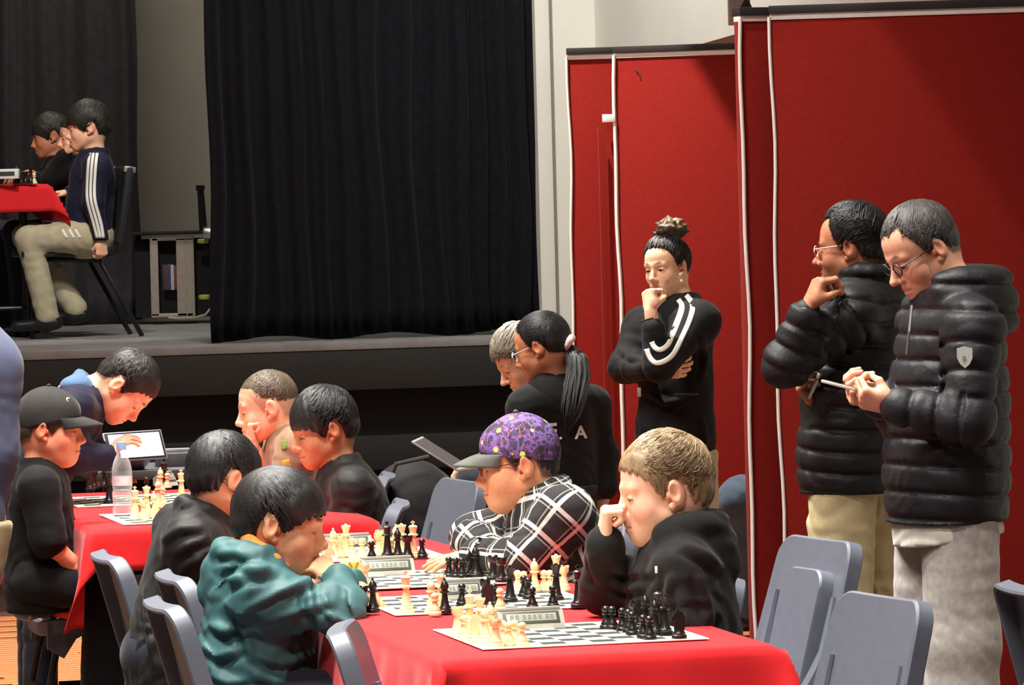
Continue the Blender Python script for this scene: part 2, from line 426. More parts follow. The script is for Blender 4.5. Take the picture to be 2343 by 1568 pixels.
partition((1299, 140), (1409, 135), 19.32, 19.30, 'narrow red felt partition panel next to the white wall', .011, extra=ex_a)
partition((1409, 138), (1712, 120), 19.28, 19.10, 'wide red felt partition panel behind the standing woman', .016)
partition((1685, 45), (1764, 40), 15.30, 15.34, 'slim red felt partition panel at the left edge of the nearer wall', .012)
partition((1764, 45), (2560, 15), 15.22, 15.02, 'broad dark red partition panel behind the two men in puffer jackets', .011)
lb = MB().prism([(0, 0), (.29, .075), (.29, .02), (.02, -.02)], Matrix.Translation(P(1545, 118, 19.55)) @ Matrix.Rotation(pi / 2, 4, 'X'), .1).build('sloping_board', mat('brown_board', srgb(150, 108, 92), .5, noise=.2, nscale=8))
tag(lb, 'brown sloping board resting behind the far red partition', 'board')
hk = MB().tube([P(1455, 160, 19.226), P(1462, 168, 19.221), P(1466, 182, 19.222)], .004, 6).build('wall_hook', mat('hook_dark', srgb(90, 40, 30), .5, noise=.1)); tag(hk, 'small dark hook on the far red partition', 'hook')
# ================================================================ tables, cloths
TT = .742
M_redcloth = fabric('red_tablecloth', srgb(208, 28, 33), .8, .1, .25, .06, 8, 500)
M_leg = mat('table_leg_black', srgb(28, 27, 27), .4, noise=.1)
M_ttop = mat('table_laminate', srgb(120, 100, 80), .5, noise=.1)
def table_and_cloth(near_left, L, W, drops, lt, lc, seed, z=TT, tilt=TH, wave=.02):
    """near_left: world corner; L runs away from the camera, W to the right; drops near, far, left, right"""
    ex = Vector((cos(tilt), sin(tilt), 0)); ey = Vector((-sin(tilt), cos(tilt), 0))
    o0 = Vector((near_left[0], near_left[1], 0)); R = Matrix.Rotation(tilt, 3, 'Z')
    t = empty('folding_table', o0 + ex * W / 2 + ey * L / 2); t.location.z = z - TT; tag(t, lt, 'table', 'folding tables')
    c = o0 + ex * W / 2 + ey * L / 2
    MB().box(c + Vector((0, 0, z - .02)), (W - .01, L - .01, .03), R, .004).build('table_top', M_ttop, t, keep=True)
    for sy in (-1, 1):
        for sx in (-1, 1):
            q = c + ex * sx * (W / 2 - .09) + ey * sy * (L / 2 - .25)
            MB().tube([q + Vector((0, 0, z - .03)), q + ex * sx * .02 + Vector((0, 0, z - TT + .0))], .014, 8).build('leg', M_leg, t, keep=True)
        a = c + ey * sy * (L / 2 - .25) + Vector((0, 0, z - TT + .12))
        MB().tube([a - ex * (W / 2 - .09), a + ex * (W / 2 - .09)], .01, 8).build('crossbar', M_leg, t, keep=True)
    rnd = random.Random(seed); ph = [rnd.uniform(0, 6.3) for _ in range(8)]
    dn, df, dl, dr = drops; st_ = .022
    def axis(n0, n1, dlo, dhi):
        a = list(np.arange(-dlo, 0, st_)) + list(np.linspace(n0, n1, max(2, int((n1 - n0) / .05)))) + list(np.arange(n1 + st_, n1 + dhi + 1e-6, st_)); return a
    xs = axis(0, W, dl, dr); ys = axis(0, L, dn, df); V = []
    for b in ys:
        for a in xs:
            ox = min(a, 0) if a < 0 else max(a - W, 0); oy = min(b, 0) if b < 0 else max(b - L, 0)
            d = math.hypot(ox, oy); ca = min(max(a, 0), W); cb = min(max(b, 0), L)
            x, y, zz = ca, cb, z + .004
            if d > 0:
                ux, uy = ox / d, oy / d
                s = (ca + a * .35) * 1.0 + (cb + b * .35) * 1.13
                both = min(abs(ox), abs(oy)) / d
                out = min(d, .02) * .6 + .006 + d * (.10 + wave * 2 * sin(s * 11 + ph[0]) + wave * 2.2 * sin(s * 23 + ph[1]) + .55 * both)
                x += ux * out; y += uy * out
                drop = d - .006 if d > .012 else d * .5
                zz -= drop * (1 - .12 * both) * .97
                # corner folds swing together
                if both > .02: x += uy * .05 * sin(d * 9 + ph[2]) * both; 
            else:
                e = min(ca, W - ca, cb, L - cb); zz -= .003 * math.exp(-e / .01)
            V.append(o0 + ex * x + ey * y + Vector((0, 0, zz + .0012 * sin(9 * a + ph[3]) * sin(7 * b + ph[4]))))
    n = len(xs); Q = [(j * n + i, j * n + i + 1, (j + 1) * n + i + 1, (j + 1) * n + i) for j in range(len(ys) - 1) for i in range(n - 1)]
    o = obj_np('tablecloth', V, Q, M_redcloth); md = o.modifiers.new('thickness', 'SOLIDIFY'); md.thickness = .0022; md.offset = -1
    tag(o, lc, 'tablecloth', 'red tablecloths'); return t
A0 = onZ(1010, 1510, TT)
WA = .73
table_and_cloth(A0, 1.78, WA, (.30, .03, .26, .2), 'folding table under the red cloth nearest the camera', 'red cloth on the nearest table, corner hanging at the front', 1)
A1 = A0 + DX * 1.82
table_and_cloth(A1, 1.74, WA, (.02, .2, .2, .2), 'folding table under the red cloth in front of the boy in plaid', 'red cloth on the middle table beside the boy in plaid', 2)
B0 = onZ(216, 1212, TT)
table_and_cloth(B0, 1.8, .86, (.14, .2, .32, .14), 'folding table under the red cloth with the water bottle', 'red cloth under the water bottle, long corner hanging to the left', 4, wave=.014)
ST0 = P(-330, 440, 24.05)
# stage table (runs to the left out of the frame)
q = P(128, 421, 24.1)
table_and_cloth((q.x - 1.6, q.y - .38), .62, 1.6, (.15, .16, .1, .20), 'folding table on the stage under a red cloth', 'red cloth with a pointed corner on the stage table', 6, z=q.z, tilt=TH)
# ================================================================ chess things
M_cream = mat('cream_plastic', srgb(228, 208, 162), .4, noise=.03, nscale=30)
M_black = mat('black_plastic', srgb(30, 26, 26), .3, noise=.05, nscale=30)
def lathe_mesh(name, prof, m, extra=None, seg=18):
    b = MB().lathe(prof, seg)
    if extra: extra(b)
    return b.mesh(name, m, 40)
foot = lambda r, h: [(0, 0), (r, 0), (r, .004), (r * .96, .007), (r * .8, .009), (r * .82, .012), (r * .62, .017)]
def prof_pawn(): return foot(.0155, 0) + [(.0065, .026), (.0055, .031), (.0095, .033), (.0095, .035), (.006, .0365), (.0085, .040), (.0095, .0445), (.008, .0485), (.004, .0515), (0, .052)]
def prof_rook(): return foot(.0175, 0) + [(.0085, .03), (.008, .042), (.0125, .046), (.0135, .049), (.0135, .058), (.0095, .058), (.0095, .053), (0, .053)]
def prof_bishop(): return foot(.0175, 0) + [(.0075, .034), (.0065, .046), (.012, .048), (.012, .051), (.007, .053), (.0105, .060), (.0098, .066), (.006, .073), (.0025, .077), (.0035, .079), (.0025, .082), (0, .0825)]
def prof_queen(): return foot(.019, 0) + [(.009, .038), (.007, .055), (.0135, .057), (.0135, .060), (.008, .063), (.0085, .070), (.0125, .082), (.0095, .083), (.005, .085), (.0045, .088), (0, .090)]
def prof_king(): return foot(.0195, 0) + [(.0095, .04), (.0075, .058), (.014, .060), (.014, .063), (.009, .066), (.0095, .074), (.0125, .084), (.009, .087), (.003, .089), (0, .0895)]
def x_king(b): b.box((0, 0, .094), (.004, .004, .012)); b.box((0, 0, .0955), (.011, .004, .004))
def x_rook(b):
    for k in range(4): b.box((.0115 * cos(k * pi / 2 + .4), .0115 * sin(k * pi / 2 + .4), .0595), (.006, .006, .005), Matrix.Rotation(k * pi / 2 + .4, 3, 'Z'))
def x_queen(b):
    for k in range(6): b.box((.0105 * cos(k * pi / 3), .0105 * sin(k * pi / 3), .0835), (.004, .004, .004))
def x_knight(b):
    prof = [(-.011, .018), (.011, .018), (.010, .030), (.004, .040), (.009, .0405), (.0155, .0375), (.018, .043), (.012, .054), (.006, .060), (.0045, .067), (.001, .061), (-.006, .058), (-.0125, .047), (-.013, .034)]
    b.prism([(x, y) for x, y in prof], Matrix.Rotation(pi / 2, 4, 'X'), .013)
def prof_knight(): return foot(.0175, 0) + [(.011, .02), (0, .021)]
PM = {}
for cn, m in (('cream', M_cream), ('black', M_black)):
    for k, pf, ex in (('pawn', prof_pawn, None), ('rook', prof_rook, x_rook), ('bishop', prof_bishop, None), ('queen', prof_queen, x_queen), ('king', prof_king, x_king), ('knight', prof_knight, x_knight)):
        PM[cn, k] = lathe_mesh('chess_' + k, pf(), m, ex)
def board_mat(name, s, border, dark):
    m = bpy.data.materials.new(name); m.use_nodes = True; nt = m.node_tree; b = nt.nodes['Principled BSDF']; L = nt.links.new
    b.inputs['Roughness'].default_value = .6
    tc = nt.nodes.new('ShaderNodeTexCoord'); mp = nt.nodes.new('ShaderNodeMapping'); sq = (s - 2 * border) / 8
    mp.inputs['Location'].default_value = (4, 4, .5); mp.inputs['Scale'].default_value = (1 / sq, 1 / sq, 0); L(tc.outputs['Object'], mp.inputs[0])
    ck = nt.nodes.new('ShaderNodeTexChecker'); ck.inputs['Scale'].default_value = 1; ck.inputs[1].default_value = (*srgb(246, 240, 214), 1); ck.inputs[2].default_value = (*dark, 1); L(mp.outputs[0], ck.inputs[0])
    sx = nt.nodes.new('ShaderNodeSeparateXYZ'); L(tc.outputs['Object'], sx.inputs[0])
    def absless(o):
        a = nt.nodes.new('ShaderNodeMath'); a.operation = 'ABSOLUTE'; L(o, a.inputs[0]); l = nt.nodes.new('ShaderNodeMath'); l.operation = 'LESS_THAN'; l.inputs[1].default_value = s / 2 - border; L(a.outputs[0], l.inputs[0]); return l.outputs[0]
    an = nt.nodes.new('ShaderNodeMath'); an.operation = 'MULTIPLY'; L(absless(sx.outputs[0]), an.inputs[0]); L(absless(sx.outputs[1]), an.inputs[1])
    mx = nt.nodes.new('ShaderNodeMix'); mx.data_type = 'RGBA'; mx.inputs[6].default_value = (*srgb(246, 240, 214), 1); L(an.outputs[0], mx.inputs[0]); L(ck.outputs[0], mx.inputs[7]); L(mx.outputs[2], b.inputs['Base Color'])
    return m
M_board = board_mat('chessboard_print', .51, .03, srgb(34, 40, 34))
bme = MB().box((0, 0, .0015), (.51, .51, .003), None, .001, 1).mesh('chessboard', M_board)
BT = TT + .006
def board(corner_fr, label, a=TH, z=BT):
    """front-right corner"""
    R = Matrix.Rotation(a, 4, 'Z'); o = bpy.data.objects.new('chessboard', bme); col.objects.link(o)
    c = Vector(corner_fr) + R @ Vector((-.255, .255, 0)); o.location = (c.x, c.y, z); o.rotation_euler.z = a
    return tag(o, label, 'chessboard', 'vinyl chessboards')
board(onZ(1623, 1470, TT), 'cream and dark vinyl chessboard on the nearest table, fully set', TH)
board(onZ(1386, 1395, TT), 'chessboard second from the front, in front of the boy in teal', TH - .02)
board(onZ(1175, 1341, TT), 'chessboard third from the front, black pieces at its right edge', TH)
board(onZ(1028, 1281, TT), 'chessboard fourth from the front, half hidden by crowded pieces', TH)
bb = onZ(282, 1207, TT); board(bb + RX * .51, 'chessboard beside the water bottle on the far table', TH)
bb2 = bb + DX * .92; board(bb2 + RX * .50, 'chessboard behind the water bottle near the tablet', TH)
names = {'b1': 'nearest chessboard', 'b2': 'second chessboard from the front', 'b3': 'third chessboard from the front', 'b3r': 'table right of the third chessboard', 'b4': 'fourth chessboard from the front', 'bB': 'far table by the water bottle'}
PX = []
def pc(b, colr, kind, x, y, rot=None): PX.append((b, colr, kind, x, y, rot))
def crop(ox, oy, s): return lambda b, c, k, x, y, r=None: pc(b, c, k, ox + x / s, oy + y / s, r)
c4 = crop(960, 1360, 3.446)
for a in [('cream', 'rook', 300, 335), ('cream', 'pawn', 345, 325), ('cream', 'pawn', 352, 368), ('cream', 'knight', 440, 396), ('cream', 'bishop', 520, 400), ('cream', 'rook', 604, 436), ('cream', 'pawn', 656, 412), ('cream', 'pawn', 704, 424), ('cream', 'pawn', 752, 408), ('cream', 'pawn', 810, 426), ('cream', 'queen', 480, 350), ('cream', 'king', 400, 330), ('cream', 'bishop', 560, 372),
          ('black', 'pawn', 1472, 292), ('black', 'pawn', 1520, 294), ('black', 'pawn', 1600, 308), ('black', 'pawn', 1650, 320), ('black', 'pawn', 1678, 340), ('black', 'rook', 1705, 282), ('black', 'bishop', 1786, 300), ('black', 'king', 1890, 310), ('black', 'queen', 1936, 338), ('black', 'pawn', 1766, 366), ('black', 'pawn', 1816, 376), ('black', 'knight', 2048, 368), ('black', 'knight', 1745, 292), ('black', 'bishop', 1860, 340)]: c4('b1', *a)
c3 = crop(1000, 1240, 5.8575); c2 = crop(700, 1180, 5.8575)
for a in [('black', 'queen', 980, 838), ('black', 'pawn', 336, 880), ('black', 'bishop', 106, 985), ('black', 'rook', 648, 872), ('black', 'knight', 690, 944), ('black', 'pawn', 766, 876), ('cream', 'pawn', 846, 944), ('black', 'pawn', 1278, 926), ('black', 'pawn', 1554, 906), ('black', 'queen', 1600, 812), ('black', 'king', 1896, 906)]: c3('b2', *a)
for a in [('cream', 'king', 1345, 1336), ('cream', 'bishop', 1682, 1330), ('cream', 'queen', 1812, 1312), ('cream', 'pawn', 1730, 1362), ('black', 'rook', 762, 1326), ('black', 'bishop', 900, 1330), ('cream', 'pawn', 832, 1296)]: c2('b2', *a)
for a in [('cream', 'pawn', 1080, 690), ('cream', 'pawn', 1162, 704), ('cream', 'bishop', 1310, 700), ('cream', 'pawn', 1436, 690), ('cream', 'pawn', 1512, 690), ('cream', 'queen', 1604, 676), ('cream', 'rook', 1700, 684), ('black', 'pawn', 1165, 766), ('black', 'pawn', 1226, 794)]: c3('b3r', *a)
for a in [('black', 'pawn', 160, 498), ('black', 'pawn', 250, 506), ('black', 'pawn', 332, 508), ('black', 'knight', 462, 494), ('black', 'king', 580, 484), ('black', 'bishop', 520, 500), ('black', 'rook', 752, 536), ('black', 'rook', 862, 570)]: c3('b3', *a)
c2('b3', 'cream', 'rook', 790, 1000); c2('b3', 'cream', 'knight', 300, 760)
for a in [('cream', 'bishop', 370, 600), ('cream', 'queen', 540, 575), ('cream', 'pawn', 612, 575), ('cream', 'pawn', 750, 580), ('cream', 'rook', 455, 590), ('black', 'pawn', 880, 622), ('cream', 'pawn', 872, 590), ('cream', 'rook', 980, 560), ('cream', 'rook', 1000, 520), ('black', 'king', 1092, 596), ('cream', 'pawn', 1048, 540), ('cream', 'pawn', 1152, 580), ('black', 'bishop', 1232, 596), ('cream', 'bishop', 1210, 545), ('cream', 'queen', 1288, 570), ('black', 'rook', 1362, 602), ('cream', 'king', 1440, 590), ('black', 'pawn', 1556, 590), ('cream', 'knight', 270, 640)]: c2('b4', *a)
c1 = crop(160, 960, 6.03)
for a in [('cream', 'queen', 520, 920), ('cream', 'rook', 408, 935), ('cream', 'pawn', 862, 900), ('black', 'king', 538, 1186), ('black', 'bishop', 470, 960), ('black', 'pawn', 1056, 1030), ('black', 'king', 1300, 966), ('cream', 'pawn', 1342, 968), ('cream', 'bishop', 1250, 1020), ('cream', 'king', 1536, 1130), ('cream', 'king', 900, 1390), ('cream', 'rook', 1010, 1410), ('cream', 'queen', 1060, 1330), ('cream', 'bishop', 1160, 1380), ('cream', 'knight', 1200, 1420), ('cream', 'pawn', 1282, 1380), ('cream', 'pawn', 1270, 1180), ('cream', 'bishop', 1215, 1200), ('black', 'knight', 280, 1000), ('black', 'rook', 330, 980), ('black', 'pawn', 1075, 1290)]: c1('bB', *a)
ordw = ['leftmost', 'second', 'third', 'fourth', 'fifth', 'sixth', 'seventh', 'eighth']
from collections import defaultdict
byk = defaultdict(list)
for i, p in enumerate(PX): byk[p[:3]].append(i)
for key, ids in byk.items():
    ids.sort(key=lambda i: PX[i][3]); b, cn, kd = key
    for n, i in enumerate(ids):
        _, _, _, x, y, rot = PX[i]; q = onZ(x, y - 1.5, BT)
        o = bpy.data.objects.new('chess_' + kd, PM[cn, kd]); col.objects.link(o); o.location = (q.x, q.y + .008, BT + .0032)
        o.rotation_euler.z = TH + (0 if cn == 'cream' else pi) + random.uniform(-.2, .2)
        if len(ids) == 1: lab = f'only {cn} {kd} on the {names[b]}'
        elif n == 0: lab = f'leftmost of the {cn} {kd}s on the {names[b]}'
        elif n == len(ids) - 1: lab = f'rightmost of the {cn} {kd}s on the {names[b]}'
        else: lab = f'{ordw[n]} {cn} {kd} from the left on the {names[b]}'
        tag(o, lab, 'chess piece', f'{cn} chess pieces')
# clocks
M_ckbody = mat('clock_grey', srgb(150, 146, 136), .45, noise=.05); M_ckdark = mat('clock_bezel', srgb(58, 58, 54), .45, noise=.05); M_lcd = mat('lcd', srgb(138, 142, 128), .25, noise=.08, nscale=60)
M_seg = mat('lcd_digits', srgb(98, 102, 92), .4, noise=.05)
def clock(px, py, label, wpx=145, rz=0):
    q = onZ(px, py, BT); e = empty('chess_clock', (q.x, q.y, BT), TH + rz); tag(e, label, 'chess clock', 'grey digital chess clocks')
    s = 1.0; W = wpx * q.y / F_PX / cos(TH)
    M = Matrix.Rotation(pi / 2, 4, 'Z') @ Matrix.Rotation(pi / 2, 4, 'X')
    b = MB().prism([(0, 0), (.075, 0), (.075, .026), (.045, .042), (.03, .042), (.006, .012)], M, W); b.build('body', M_ckbody, e)
    # sloping face: from (.006,.012) up to (.03,.042)
    nrm = Vector((0, -.03, .024)).normalized(); ty = Vector((0, .024, .03)).normalized(); tx = Vector((1, 0, 0)); c = Vector((0, .018, .027))
    R = frame(tx, ty, nrm, (0, 0, 0)).to_3x3()
    f = MB().box(c, (W * .86, .032, .004), R, .001).build('bezel', M_ckdark, e)
    MB().box(c + nrm * .002, (W * .76, .02, .002), R, .0005).build('display', M_lcd, f)
    d = MB()
    for k, x in enumerate((-.3, -.22, -.11, -.03, .05, .13, .24, .31)):
        for yy in (-.005, 0, .005): d.box(c + nrm * .0033 + tx * W * x + ty * yy, (W * .045, .0012, .0006), R)
        for xx in (-.02, .02): d.box(c + nrm * .0033 + tx * W * (x + xx), (.0012, .01, .0006), R)
    d.build('digits', M_seg, f)
    MB().box((0, .0375, .046), (W * .94, .014, .008), None, .003).build('rocker_bar', M_ckbody, e)
    MB().box((-W * .3, .06, .034), (.02, .012, .006), Matrix.Rotation(-.45, 3, 'X'), .002).build('button', M_ckdark, e)
    return e
clock(1220, 1443, 'grey digital chess clock on the nearest table behind the set board', 150)
clock(1062, 1374, 'grey digital chess clock between the second and third chessboards', 92)
clock(892, 1319, 'grey digital chess clock in front of the crowded fourth board', 118)
clock(795, 1264, 'grey digital chess clock furthest back on the row beside the teal jacket', 118)
clock(362, 1097, 'grey digital chess clock in front of the lit tablet', 86)
clock(394, 1112, 'small chess clock at the edge of the board by the black jacket boy', 34, .5)
# juice carton
q = onZ(802, 1338, BT); e = empty('juice_carton', (q.x, q.y, BT), TH - .25); tag(e, 'small yellow and cream juice carton beside the teal sleeve', 'carton')
M_cart = mat('carton_yellow', srgb(206, 186, 70), .5, noise=.1, nscale=20); M_cart2 = mat('carton_pale', srgb(206, 204, 160), .5, noise=.05)
MB().box((0, 0, .032), (.052, .036, .064), None, .002).build('body', M_cart2, e)
MB().box((.010, -.0182, .030), (.032, .001, .052), None).build('yellow_panel', M_cart, e)
v_ = MB(); M_v = mat('carton_print', srgb(150, 120, 20), .5)
v_.box((.004, -.0192, .046), (.005, .001, .026), Matrix.Rotation(-.42, 3, 'Y')); v_.box((.016, -.0192, .046), (.005, .001, .026), Matrix.Rotation(.42, 3, 'Y')); v_.build('letter_v', M_v, e)
MB().box((-.018, -.0187, .048), (.012, .001, .012), None).build('square_mark', mat('carton_red', srgb(150, 70, 40), .5), e)
MB().box((0, 0, .0655), (.05, .006, .004), None).build('top_seam', M_cart2, e)
# ================================================================ water bottle
q = onZ(281, 1181, BT); e = empty('water_bottle', (q.x, q.y, BT)); tag(e, 'clear plastic water bottle with a pale blue cap on the red cloth', 'bottle')
m = bpy.data.materials.new('clear_plastic'); m.use_nodes = True; nt = m.node_tree; b = nt.nodes['Principled BSDF']; b.inputs['Base Color'].default_value = (.8, .82, .86, 1); b.inputs['Roughness'].default_value = .12
tr_ = nt.nodes.new('ShaderNodeBsdfTransparent'); tr_.inputs[0].default_value = (.96, .97, .98, 1); fr_ = nt.nodes.new('ShaderNodeLayerWeight'); fr_.inputs[0].default_value = .35; mr_ = nt.nodes.new('ShaderNodeMapRange'); mr_.inputs[3].default_value = .12; mr_.inputs[4].default_value = .75; nt.links.new(fr_.outputs['Facing'], mr_.inputs[0])
mx_ = nt.nodes.new('ShaderNodeMixShader'); nt.links.new(mr_.outputs[0], mx_.inputs[0]); nt.links.new(tr_.outputs[0], mx_.inputs[1]); nt.links.new(b.outputs[0], mx_.inputs[2]); nt.links.new(mx_.outputs[0], nt.nodes['Material Output'].inputs[0])
HB = .232; k_ = HB / .235
pr = [(0, .004), (.018, .004), (.024, 0), (.031, .004), (.032, .02), (.0305, .03), (.032, .036), (.0305, .046), (.032, .052), (.032, .075), (.030, .085), (.032, .095), (.032, .14), (.0315, .15), (.027, .17), (.019, .19), (.0125, .203), (.0125, .212)]
MB().lathe([(r, z * k_) for r, z in pr], 28).build('bottle_body', m, e)
MB().lathe([(0, .236 * k_), (.0145, .236 * k_), (.0155, .232 * k_), (.0155, .211 * k_), (.0125, .211 * k_)], 24).build('cap', mat('bottle_cap', srgb(140, 170, 214), .4, noise=.05), e)
MB().lathe([(.0322, .098 * k_), (.0322, .128 * k_)], 28).build('label_band', mat('bottle_label', srgb(206, 198, 208), .5, noise=.1, nscale=60), e)
wm = m.copy(); wm.name = 'water'; wm.node_tree.nodes['Principled BSDF'].inputs['Base Color'].default_value = (.7, .6, .62, 1)
MB().lathe([(0, .006), (.028, .006), (.0295, .02), (.0295, .082), (0, .082)], 24).build('water', wm, e)
# ================================================================ tablet, laptop
M_scr = mat('lit_screen', srgb(222, 232, 252), .2, emit=1.0); M_frame = mat('tablet_frame', srgb(150, 148, 156), .35, noise=.05, metal=.4); M_bez = mat('tablet_bezel', srgb(36, 36, 42), .3, noise=.05)
# small black side table carrying the tablet
def prop_table(c, w, d, z, label):
    e = empty('side_table', (c.x, c.y, 0), TH); tag(e, label, 'table')
    MB().box((0, 0, z - .015), (w, d, .03), None, .004).build('table_top', mat('black_laminate', srgb(62, 62, 64), .5, noise=.1), e)
    for sx in (-1, 1):
        for sy in (-1, 1): MB().tube([(sx * (w / 2 - .05), sy * (d / 2 - .05), z - .03), (sx * (w / 2 - .05), sy * (d / 2 - .05), 0)], .014, 8).build('leg', M_leg, e)
tc_ = P(335, 1068, 16.75); prop_table(tc_ + RX * .12 + DX * .22, .62, .5, tc_.z - .012, 'black side table behind the far red table carrying the tablet')
c = P(308, 1021, 16.75); e = empty('tablet', P(308, 1062, 16.75)); tag(e, 'tablet with a bright white screen propped up near the stage', 'tablet')
tl = P(238, 995, 16.75); tr = P(372, 986, 16.85); bl = P(249, 1062, 16.70); xa = (tr - tl).normalized(); ya = (tl - bl); ya = (ya - xa * ya.dot(xa)); hgt = ya.length; ya.normalize(); za = xa.cross(ya); R = frame(xa, ya, za, (0, 0, 0)).to_3x3(); wd = (tr - tl).length
f = MB().box(c, (wd, hgt, .009), R, .004).build('case', M_frame, e, keep=True)
MB().box(c + za * .004, (wd * .965, hgt * .93, .004), R, .002).build('bezel', M_bez, e, keep=True)
MB().box(c + za * .0062 + xa * .002, (wd * .87, hgt * .80, .001), R).build('screen', M_scr, e, keep=True)
MB().box(c - ya * hgt * .42 - za * .05, (wd * .5, .004, .11), R, .001).build('stand_flap', M_frame, e, keep=True)
# clutter on the side table
for px, py, sz, cc, lab in ((410, 1052, (.16, .1, .05), (70, 72, 74), 'dark grey equipment case beside the tablet'), (402, 1030, (.10, .02, .012), (150, 150, 150), 'slim silver bar lying behind the tablet'), ):
    q = P(px, py, 16.95); o = MB().box(q, sz, Rst, .004).build('equipment_case' if 'case' in lab else 'metal_bar', mat(lab, srgb(*cc), .5, noise=.1)); tag(o, lab, 'case' if 'case' in lab else 'bar')
# laptop on the grey-haired man's lap
e = empty('laptop', P(1075, 1078, 17.0)); tag(e, 'open silver laptop seen edge-on, in front of the grey-haired man', 'laptop')
M_sil = mat('laptop_silver', srgb(178, 176, 172), .35, metal=.6, noise=.05)
hx = P(1046, 1078, 17.0); sx_ = (P(940, 1011, 17.0) - hx); hl = sx_.length; sx_.normalize(); dy_ = Vector((.1, 1, 0)).normalized(); n_ = sx_.cross(dy_).normalized()
R = frame(sx_, dy_, n_, (0, 0, 0)).to_3x3(); MB().box(hx + sx_ * hl / 2 + dy_ * .16, (hl, .32, .006), R, .002).build('lid', M_sil, e, keep=True)
MB().box(hx + sx_ * hl / 2 + dy_ * .16 - n_ * .0036 * (-1 if n_.x > 0 else 1), (hl * .9, .3, .001), R).build('screen', M_bez, e, keep=True)
b2_ = P(1112, 1068, 17.0) - hx; bl_ = .21; b2_.normalize(); n2 = b2_.cross(dy_); R = frame(b2_, dy_, n2, (0, 0, 0)).to_3x3()
MB().box(hx + b2_ * bl_ / 2 + dy_ * .16, (bl_, .32, .014), R, .004).build('base', M_sil, e, keep=True)
MB().box(hx + b2_ * bl_ * .5 + dy_ * .16 - n2 * .0075 * (1 if n2.z < 0 else -1), (bl_ * .6, .28, .002), R).build('keyboard', M_bez, e, keep=True)
# ================================================================ plastic chairs
M_chair = mat('blue_grey_polypropylene', srgb(94, 98, 110), .42, noise=.05, nscale=30, bump=.05, bscale=400)
M_tube = mat('chair_tube', srgb(36, 36, 40), .4, noise=.05, metal=.3)
def rrect(w, h, r, n=5):
    pts = []
    for cx, cy, a0 in ((w / 2 - r, h / 2 - r, 0), (-w / 2 + r, h / 2 - r, 90), (-w / 2 + r, -h / 2 + r, 180), (w / 2 - r, -h / 2 + r, 270)):
        for k in range(n + 1): a = rad(a0 + 90 * k / n); pts.append((cx + r * cos(a), cy + r * sin(a)))
    out = []
    for i, q in enumerate(pts):                              # points along the straight runs too
        q2 = pts[(i + 1) % len(pts)]; out.append(q); L = math.hypot(q2[0] - q[0], q2[1] - q[1])
        for k in range(1, int(L / .05)): t = k / int(L / .05); out.append((q[0] + (q2[0] - q[0]) * t, q[1] + (q2[1] - q[1]) * t))
    return out
def dish(loop, M, rim, th, bow=.02, slot=None):
    """moulded shell: a face plate with a deep returned rim on its back (-z) side"""
    b = MB(); bm = b.bm; n = len(loop)
    cx = sum(p[0] for p in loop) / n; cy = sum(p[1] for p in loop) / n
    zf = lambda x: -bow * (1 - (x / .21) ** 2)
    def ring(s, dz, inset=0):
        return [bm.verts.new(M @ Vector((cx + (x - cx) * s, cy + (y - cy) * s, zf(cx + (x - cx) * s) + dz))) for x, y in loop]
    r = [ring(.97, 0), ring(1, -.006), ring(1.0, -rim), ring(.97, -rim - .004), ring(.93, -rim), ring(.92, -th - .002), ring(.9, -th)]
    for a, c in zip(r, r[1:]):
        for k in range(n): bm.faces.new((a[k], a[(k + 1) % n], c[(k + 1) % n], c[k]))
    def fill(src, dz):
        prev = src
        for s in ((.9, .78, .64, .5, .36, .22, .1) if src is r[0] else (.85, .7, .55, .4, .25, .1)):
            nx = ring(s * (.97 if src is r[0] else .95), dz)
            for k in range(n): bm.faces.new((prev[k], prev[(k + 1) % n], nx[(k + 1) % n], nx[k]))
            prev = nx
        v = bm.verts.new(M @ Vector((cx, cy, zf(cx) + dz)))
        for k in range(n): bm.faces.new((prev[k], prev[(k + 1) % n], v))
    fill(r[0], 0); fill(r[-1], -th)
    return b
def make_chair():
    """origin on the floor under the seat, faces local +Y"""
    e = empty('plastic_chair')
    # seat: shell lying flat, face up
    Ms = Matrix.Translation((0, .0, .445)) @ Matrix.Rotation(rad(3), 4, 'X')
    dish(rrect(.43, .42, .07), Ms, .045, .006, .012).build('seat', M_chair, e)
    # backrest, reclined
    Mb = Matrix.Translation((0, -.225, .63)) @ Matrix.Rotation(rad(90 + 14), 4, 'X')      # local y up, local z forward... 
    Mb = frame(Vector((-1, 0, 0)), Vector((0, -sin(rad(15)), cos(rad(15)))), Vector((0, cos(rad(15)), sin(rad(15)))), (0, -.245, .625))
    loop = rrect(.44, .38, .06); loop = [(x * (1 + .06 * (-y / .19)), y) for x, y in loop]
    dish(loop, Mb, .042, .006, .022).build('backrest', M_chair, e)
    for sx in (-1, 1):
        MB().tube([(sx * .17, -.17, .42), (sx * .175, -.20, .47), (sx * .175, -.225, .52), (sx * .17, -.26, .66)], [.02, .02, .017, .01], 8).build('back_post', M_chair, e)
        # moulded side skirt with an arch
        sk = [(.19, .42), (.19, .34), (.14, .31), (.1, .37), (.05, .395), (-.05, .395), (-.1, .37), (-.14, .31), (-.19, .34), (-.19, .42)]
        MB().prism([(y, z) for y, z in sk], frame(Vector((0, 1, 0)), Vector((0, 0, 1)), Vector((1, 0, 0)), (sx * .195, 0, 0)), .02).build('side_skirt', M_chair, e)
        for sy in (-1, 1):
            MB().tube([(sx * .185, sy * .15, .40), (sx * .19, sy * .165, .32), (sx * .215, sy * .235, .0)], .0125, 8).build('leg', M_tube, e)
    MB().tube([(-.2, -.19, .2), (.2, -.19, .2)], .009, 8).build('stretcher', M_tube, e)
    return e
chair0 = make_chair(); _used = [False]
